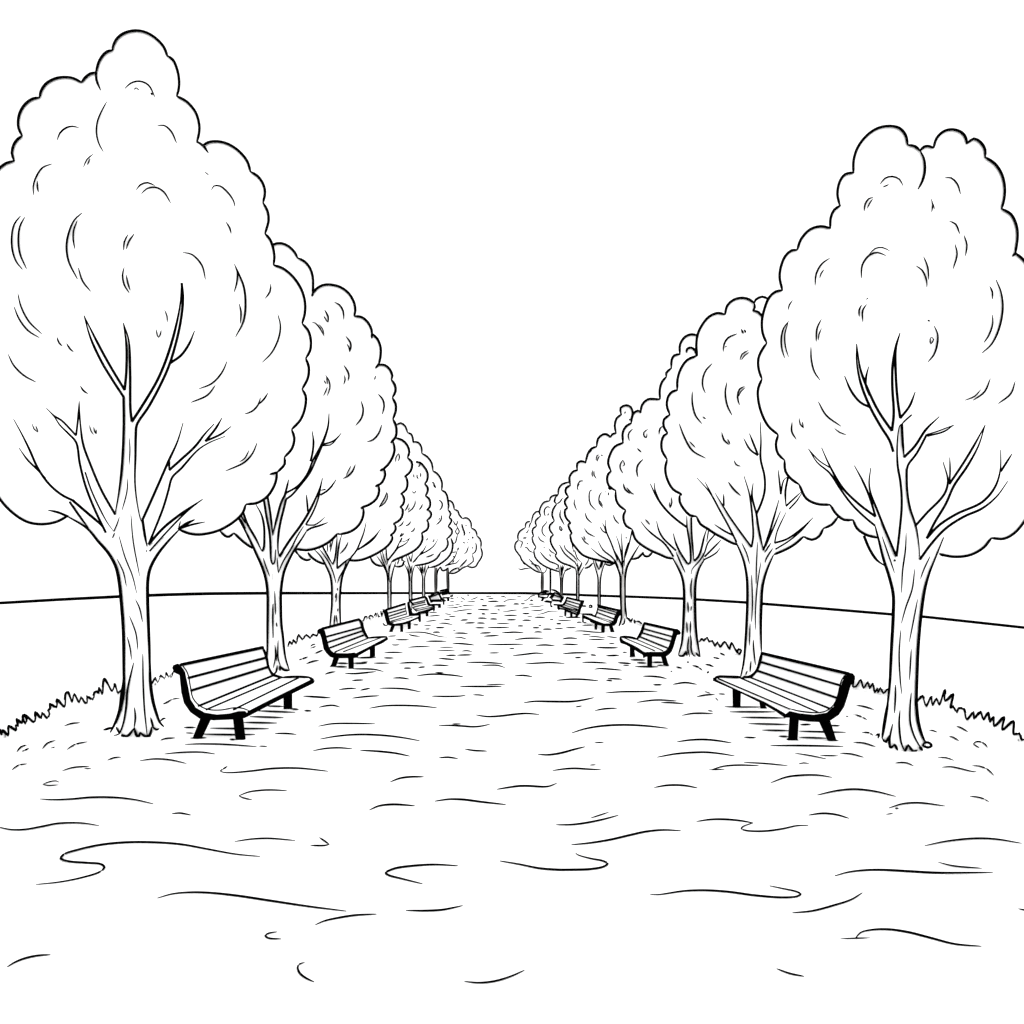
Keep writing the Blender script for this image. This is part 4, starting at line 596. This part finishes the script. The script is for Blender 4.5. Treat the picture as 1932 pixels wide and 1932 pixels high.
# ---------------------------------------------------------------- marks on the ground
MARKS = [
 ('C', '355,695 390,682 443,677;93,838 115,810 158,798;120,836 160,818;234,820 260,790 306,774;1.6:280,818 303,810;370,825 410,798 483,782;592,884 630,870 670,867;66,937 100,912 152,904;344,942 400,925 495,917;1.6:465,930 505,931;1.6z:56,916 58,918;770,887 850,877 940,882 1030,902;905,850 1000,841 1120,840 1190,850;886,774 910,765 968,761;1.8:900,573 960,545 992,543;1.4:903,575 940,556;1020,797 1100,794 1250,797 1417,809;1.8:1430,806 1476,808;1015,703 1080,703;1160,707 1300,709 1485,710;1115,740 1290,743 1408,742;1342,675 1530,679;1380,643 1565,649;1415,611 1630,620;1475,585 1565,587;1.6:1025,733 1070,735;1.8:1680,609 1720,612;1605,600 1648,604;1675,530 1825,540;1518,736 1590,737 1637,742;1050,762 1138,760;1268,769 1300,770'),
 ('C', '2.2:1255,917 1214,943;2.8:1214,943 1235,951 1290,952 1400,942 1500,930 1650,928 1813,945;2:325,1005 310,998 270,1004 235,1017;2:235,1017 260,1023 325,1020;1585,1052 1500,1048 1440,1050 1370,1060 1318,1080;2.2:1318,1080 1345,1092 1393,1103;3:218,1098 300,1102 400,1098 500,1089 640,1090 750,1103 847,1125;947,1180 990,1175 1056,1187;3:-30,1248 60,1267 140,1266 230,1250 320,1233 450,1231 547,1245;1294,1333 1380,1320 1480,1315 1630,1327;1763,1310 1790,1328 1818,1348;1818,1348 1795,1354 1713,1354;3.3:198,1570 330,1556 450,1532 550,1500 577,1475 560,1458 480,1450 380,1442 335,1427 350,1405 430,1378 560,1350 700,1337 850,1337 1000,1348 1150,1375 1300,1402 1435,1415;3.3:868,1645 950,1622 1050,1613 1150,1615 1300,1630 1500,1660 1700,1690 1913,1717'),
 ('Q', '3:742,1125 800,1100 900,1078 1000,1063 1138,1056;3:1325,1032 1450,1034 1560,1028 1630,1015 1692,1001;3.2:1662,745 1510,737 1370,745 1250,763 1195,790 1215,805 1300,828 1433,861;2.6:498,1170 440,1180 420,1195 440,1210 525,1216;3:674,1368 640,1378 628,1402 645,1440 690,1472 736,1493;3:1702,1490 1800,1498 1900,1487 2000,1457 2090,1417'),
 ('R', '3.2:55,1289 120,1250 200,1220 300,1200 391,1195'),
 ('O', '2:806,18 948,18;2:803,60 880,62;2:725,101 843,102;922,102 1020,97 1108,101;1176,117 1240,118 1305,122;956,140 1013,140;1070,135 1120,130;1226,63 1350,75;1285,43 1360,40;1368,40 1483,37;1.8:1405,8 1445,5 1483,12;1.6:1213,5 1350,5;1442,95 1600,97 1720,105;2:1558,118 1690,120 1738,136;1.5:1615,22 1695,21;1.6:1200,172 1265,176;2.6:1058,199 1150,188 1250,188 1390,202 1417,209;870,217 930,215 1002,225;557,235 646,231;455,306 520,298 588,296;620,311 697,294;768,295 880,296 980,302 1088,324;180,356 280,361 392,369;557,372 660,360 768,353;1170,356 1300,359 1390,356 1433,350;2:1489,346 1540,347 1580,353;2.6:1392,281 1550,282 1712,282;1.8:1595,267 1742,264;300,443 360,430 420,428 463,441;2.6:690,450 800,432 950,428 1100,434 1212,446;190,467 243,471;295,589 400,570 560,567 738,570;2.8:310,688 420,668 550,655 680,653 850,664 980,682 1079,701;255,778 340,762 450,755 560,763;2.8:620,774 780,784 900,798 1004,820;1227,833 1300,828 1375,839;1427,764 1490,775 1603,781;2.8:853,1018 920,992 1000,980 1111,979;3:690,1236 760,1205 850,1193 930,1194 1043,1204;3:1195,1168 1300,1153 1420,1155 1550,1172 1745,1194;2.8:1515,501 1600,514 1700,510 1800,498 1900,490 2005,498;2.6:1227,582 1340,583 1420,588 1500,593 1570,585 1622,572;1.5:1330,570 1400,570;3:1676,1076 1760,1062 1850,1050 1930,1050 2030,1056 2080,1052 2138,1028;3.3:1697,1629 1850,1655 2000,1685 2150,1697 2260,1697 2400,1692 2500,1673 2533,1650 2500,1630 2400,1610 2310,1585 2285,1570;3:1886,407 1960,397 2100,398 2250,398 2330,388 2424,368;348,187 380,175 428,167;503,180 580,182 660,175 740,167;2.2:565,145 700,147 750,153 800,167;440,101 525,103;568,102 670,102;1.6:620,98 677,91;430,128 515,130;600,60 740,56;145,77 180,65 214,52;205,105 250,88 298,79;265,28 330,0'),
 ('S', '1.8:10,780 60,740 120,730;1.6:0,820 60,805 125,775;1.8:1560,270 1610,330 1660,325'),
 ('P', '98,44 180,35 280,24 337,29;485,29 580,22 680,22;580,60 624,57;700,37 743,41;820,44 920,40;1.6:947,17 980,18;193,107 300,101 385,97 500,104;635,95 730,96 827,101;912,97 1012,105;1.4:950,118 1000,121;730,149 770,143 850,148 943,156;112,199 180,196 250,206;2.6:437,234 540,226 640,227 762,238;832,219 946,226;822,233 870,239;1103,202 1180,203 1240,209 1287,221;1183,268 1250,268;1335,265 1430,251 1522,265;812,332 930,323 1080,321 1218,318;1057,405 1140,392 1220,386 1366,393;1245,407 1320,407 1419,415;1.8:580,441 633,431;733,468 800,455 905,449;1523,360 1570,350 1660,341;1.4:1580,319 1625,333;1.8:1688,338 1742,341;1.2:1665,367 1687,391;1407,505 1480,491 1560,488 1645,492;1.6:1607,467 1645,473;3:555,640 650,610 760,590 880,580 1000,579 1150,588 1297,605;1.8:728,717 802,712;3:293,805 360,810 430,803 500,788 570,768 656,747;2.8:1368,709 1460,696 1570,691 1680,700 1791,718;2.8:1214,828 1350,803 1480,792 1600,790 1700,800 1814,818;1.6:693,889 740,886;2.6:406,931 500,918 580,914 680,920 780,925;2.8:1192,1062 1280,1046 1370,1043 1450,1050 1528,1066;2.8:432,1350 560,1348 680,1332 800,1307 915,1276;2:697,1299 842,1252;3.2:551,1504 680,1492 850,1465 1000,1430 1130,1402 1260,1390 1398,1396;1360,130 1407,141;1488,119 1530,130 1563,156;1588,110 1620,115 1650,129;1600,178 1613,165;1650,55 1697,68;1700,22 1740,41;1447,93 1457,93;1.6:1318,162 1332,166;1010,75 1122,77;1060,98 1130,101;1175,94 1265,95;1045,128 1220,130;1.6:1215,118 1265,117'),
 ('G', '2:280,588 360,590 480,590;308,617 557,617;370,647 615,651;411,682 630,687;486,718 636,721;697,688 755,686;690,724 850,728 948,730;863,692 915,694;578,752 630,753;692,758 850,763;385,757 453,760;2.6:531,803 700,803 935,808;2:666,845 760,860 844,878;2:805,857 908,860;2.2:385,896 500,902 628,914;1.6:190,937 280,935;205,937 270,918 350,911 468,914;1.8:686,905 715,899 747,903;2.8:534,1008 620,977 700,967 800,967 873,979;3:791,1076 900,1052 1000,1044 1110,1056 1225,1084;2.8:1185,1148 1260,1125 1350,1119 1497,1137;2.4:1220,1150 1240,1150;1.6:1170,1183 1210,1177;2.8:742,1187 820,1177 900,1185 967,1205;2.8:124,1222 200,1211 280,1210 370,1218 437,1230;2.6:437,1230 380,1250 372,1262 400,1272 500,1275 600,1262 680,1245 742,1244;3:1384,1356 1500,1332 1650,1316 1770,1319 1920,1343;3.4:888,1522 960,1502 1050,1491 1150,1489 1300,1497 1450,1505 1600,1505 1760,1503;2.6:1457,1447 1540,1467 1700,1481;3:653,1726 760,1716 880,1685 980,1652 1040,1615;3.4:1002,1866 1030,1835 1090,1820 1180,1817 1290,1832 1420,1865 1550,1898 1697,1911;2:918,1869 1083,1864;1899,1704 1960,1716;2.8:566,2034 640,2061 720,2077;3.2:-132,1624 -90,1626 60,1605 180,1602 300,1610 450,1630 600,1641 680,1635 700,1622 680,1610 600,1592 527,1577;1007,580 1060,590 1103,605;990,630 1030,642 1065,660;1038,731 1075,732 1099,746;990,785 1050,790 1111,809;914,845 980,850 1048,868;1.4:948,641 963,642'),
 ('X', '1183,845 1240,865 1308,908;1102,957 1150,970 1209,1008;2:880,891 920,893 970,913;1368,1042 1400,1018 1450,1020 1500,1045 1526,1080;2:1368,1042 1437,1086;2:972,1191 1070,1196 1155,1225;1017,1301 1120,1296 1220,1315 1350,1347 1405,1352;1356,1284 1440,1290 1530,1325 1596,1391;500,1255 570,1248 640,1256 705,1286;1328,1624 1410,1632 1480,1650 1545,1685'),
 ('M', '1.6:265,910 395,903;2:380,961 580,962;1.6:320,1035 375,1040 440,1034;2:565,1075 700,1065 890,1066;830,984 1137,985;1.8:575,880 640,900 745,913;1.6:520,850 770,851 850,862 970,895 1040,915 1150,925;1.8:650,740 720,740;1.6:820,803 890,800;1.2:800,747 915,750;1.6:830,690 990,672;1.6:870,613 1040,598;1.5:890,557 1000,552;1.8:1025,716 1120,717 1228,740;980,782 1105,783;935,850 1040,850;1.6:1100,657 1195,664;1.2:1110,573 1210,590;1.6:1175,615 1278,622;1.3:1140,449 1230,448 1350,430;1.4:1135,488 1240,488 1400,455 1550,450;1.5:1230,547 1400,520 1520,515;1.1:1190,393 1253,393;1.8:1195,348 1243,347;1345,673 1455,665;1410,715 1560,709;1590,713 1707,716;1600,640 1735,644;1600,510 1780,520;1435,575 1515,575;1660,574 1715,582;1.8:1785,570 1900,573;2.4:1785,653 1890,655;2.2:1565,784 1707,786;2.2:1748,782 1932,782 2068,782;1250,863 1380,865 1453,871;1632,865 1800,857;1690,910 1912,898;1.6:1255,925 1360,930 1440,955;1228,1015 1380,1022 1555,1042;2.2:1748,1035 1932,1034 2280,1028;1660,456 1740,457;1840,463 2030,458;1755,396 1910,390;1.6:1755,352 1840,349;1.6:1725,316 1803,316;1.3:1345,390 1380,391;1.3:1425,403 1580,390;1.3:1350,330 1418,368;1.2:1480,367 1550,350 1612,316;1.4:1450,298 1470,310;1.8:1637,370 1660,360 1695,376;1.2:1285,330 1315,330;1.8:1895,515 1932,522;1.8:1880,722 2075,717;1.2:1235,822 1272,826;1.6:995,1125 1258,1123;1.6:1040,1075 1240,1073;1.6:1365,1133 1435,1125 1512,1135;1.6:215,1150 485,1150;1.8:1768,1159 1915,1157'),
 ('N', '1.3:0,330 50,317 95,338;1.4:20,405 60,398 100,373 200,368 272,375;1.4:255,316 312,316;1.5:350,382 400,370 460,315 525,302;450,376 488,377;200,431 282,431;1.8:305,428 372,428;1.6:430,434 500,434;1.6:320,493 430,485;1.2:440,470 560,468 650,450;1.6:38,539 120,538 180,527 272,518;1.6:460,530 580,527 650,510;335,574 436,574;2.2:62,601 254,600;1.4:405,620 480,621;2.2:513,628 670,631;1.2:550,590 640,570 720,541 870,537;1.6:740,657 795,663;1.6:850,665 930,677 1060,677;2.4:102,667 237,665;333,673 458,673;840,723 908,724;2.2:262,757 346,757;1.6:572,747 615,752;485,784 585,784;633,805 770,805;1.8:818,795 935,793;1.8:978,783 1130,782;2.2:505,850 560,845 633,850;30,857 120,855 200,850 350,857;1.8:1100,835 1210,830 1380,847 1550,855;1.6:1220,886 1350,887;1.5:1315,910 1400,913 1570,933;1.8:1315,955 1557,961;1.6:1590,912 1745,933;220,962 340,945 450,940 640,940;925,953 980,941 1060,937 1150,946;2.4:528,1048 640,1040 700,1041 815,1053;928,1028 1160,1036;1.8:138,1096 213,1091;1437,1073 1560,1080 1750,1080;1.5:1620,1017 1703,1019;1.8:1140,702 1210,700;1.6:1220,748 1375,744;1.8:1240,707 1285,708;1.2:870,611 940,615;980,630 1190,630;2.6:1230,462 1280,462;1.6:1190,578 1385,577'),
 ('V', '2:1428,515 1435,490 1460,485 1490,495 1493,525 1465,545 1435,535 1428,515')]

RIM = [(-3000, 1400), (-1500, 1290), (-500, 1235), (0, 1206), (120, 1199), (240, 1193), (300, 1190.6), (340, 1189.2), (380, 1188.1), (420, 1187.3), (480, 1186.7), (560, 1186.3), (800, 1186.2), (1050, 1186.3), (1130, 1188.5), (1174, 1190.6), (1280, 1194), (1367, 1197.3), (1495, 1205), (1640, 1216.5), (1784, 1228.6), (1850, 1233.5), (2048, 1255), (2600, 1325), (3500, 1430), (5000, 1560)]
def rim(x):
    for (a, ya), (b, yb) in zip(RIM, RIM[1:]):
        if a <= x <= b: return ya + (yb - ya) * (x - a) / (b - a)
    return RIM[0][1] if x < RIM[0][0] else RIM[-1][1]
def gnd_point(x, y, r):
    Yp = gY(y, r); return ((x - CX) / F * Yp, Yp, r)
ground, path = MB(), MB()
# ground: a sheet that ends in a gentle brow (the horizon line) and falls away behind it
cols = list(range(-3000, -400, 50)) + list(range(-400, 2500, 12)) + list(range(2500, 5001, 50)); rows = [0.8, 2, 3.5, 5, 8, 12, 20, 35, 60, 110, 200]
V, Fc = [], []
nr_ = 0
for x in cols:
    Yr = gY(rim(x)); u = (x - CX) / F
    ys = [min(1, r / 200) * 0 + .8 * (Yr / .8) ** (k / 14) for k, r in enumerate(range(15))]
    col = [(u * y, y, 0.0) for y in ys] + [(u * (Yr + d), Yr + d, -(d ** 1.15) * .06) for d in (3, 8, 20, 60)]
    nr_ = len(col); V += col
for i in range(len(cols) - 1):
    for j in range(nr_ - 1):
        a = i * nr_ + j; Fc.append((a, a + nr_, a + nr_ + 1, a + 1))
ground.add(V, Fc, 0)
u0, u1 = (cols[0] - CX) / F * .8, (cols[-1] - CX) / F * .8
ground.add([(u0, .8, 0), (u1, .8, 0), (u1 - 0, -60, 0), (u0 - 0, -60, 0), (-70, .8, 0), (-70, -60, 0), (70, .8, 0), (70, -60, 0)], [(0, 1, 2, 3), (4, 0, 3, 5), (1, 6, 7, 2)], 0)
pr = [(x, rim(x)) for x in range(-400, 2500, 12)]
c = []; r = []
for x, y in pr:
    rad = (2.7 + 1.2 * min(1, abs(x - 900) / 700)) * WS / 2 * gY(y) / F; Yp = gY(y, rad); c.append(((x - CX) / F * Yp, Yp, rad)); r.append(rad)
tube3(ground, c, r, sides=8, ref=(0, 0, 1))
# path: the strip between the two rows of benches
PW = 2.8; n = 40
V = []
for k in range(n + 1):
    y = .85 * (380 / .85) ** (k / n)
    V += [(-PW, y, .004), (PW, y, .004)]
path.add(V, [(2 * k, 2 * k + 1, 2 * k + 3, 2 * k + 2) for k in range(n)], 0)
for p, w, t, lin in parse(MARKS, 2.4, 1):
    q = smooth(p, 6.0, lin); ws = widths(q, w, t); c = []; r = []
    mid = q[len(q) // 2]; Ym = gY(mid[1]); inp = abs((mid[0] - CX) / F * Ym) < PW
    for (x, y), ww in zip(q, ws):
        Yp = gY(y); rad = ww / 2 * Yp / F; h = rad * .8 + .006
        c.append(gnd_point(x, y, h)); r.append(rad)
    tube3(path if inp else ground, c, r)
g = ground.build('ground'); g['kind'] = 'structure'; g['label'] = 'white ground with sparse pen strokes and a thin horizon line'
g = path.build('path'); g['kind'] = 'structure'; g['label'] = 'wide white path covered in wavy pen strokes'

# ---------------------------------------------------------------- camera, light, world
cam = bpy.data.cameras.new('camera'); co = bpy.data.objects.new('camera', cam); COL.objects.link(co)
co.location = (0, 0, CAMZ); co.rotation_euler = (math.radians(90), 0, 0)
cam.sensor_fit = 'HORIZONTAL'; cam.sensor_width = 36; cam.lens = 36 * F / 2048
cam.shift_x = (1024 - CX) / 2048; cam.shift_y = -(1024 - CY) / 2048
cam.clip_start = .05; cam.clip_end = 3000
SC.camera = co
w = bpy.data.worlds.new('World'); SC.world = w; w.use_nodes = True
bg = w.node_tree.nodes['Background']; bg.inputs[0].default_value = (1, 1, 1, 1); bg.inputs[1].default_value = 1.0
sun = bpy.data.lights.new('sun', 'SUN'); so = bpy.data.objects.new('sun', sun); COL.objects.link(so)
sun.energy = 1.3; sun.angle = math.radians(60); sun.color = (1, 1, 1)
so.rotation_euler = (math.radians(48), 0, math.radians(8))
SC.view_settings.view_transform = 'Standard'; SC.view_settings.look = 'None'
SC.view_settings.exposure = 0.6; SC.view_settings.gamma = 1
SC.cycles.diffuse_bounces = 8; SC.cycles.max_bounces = 8
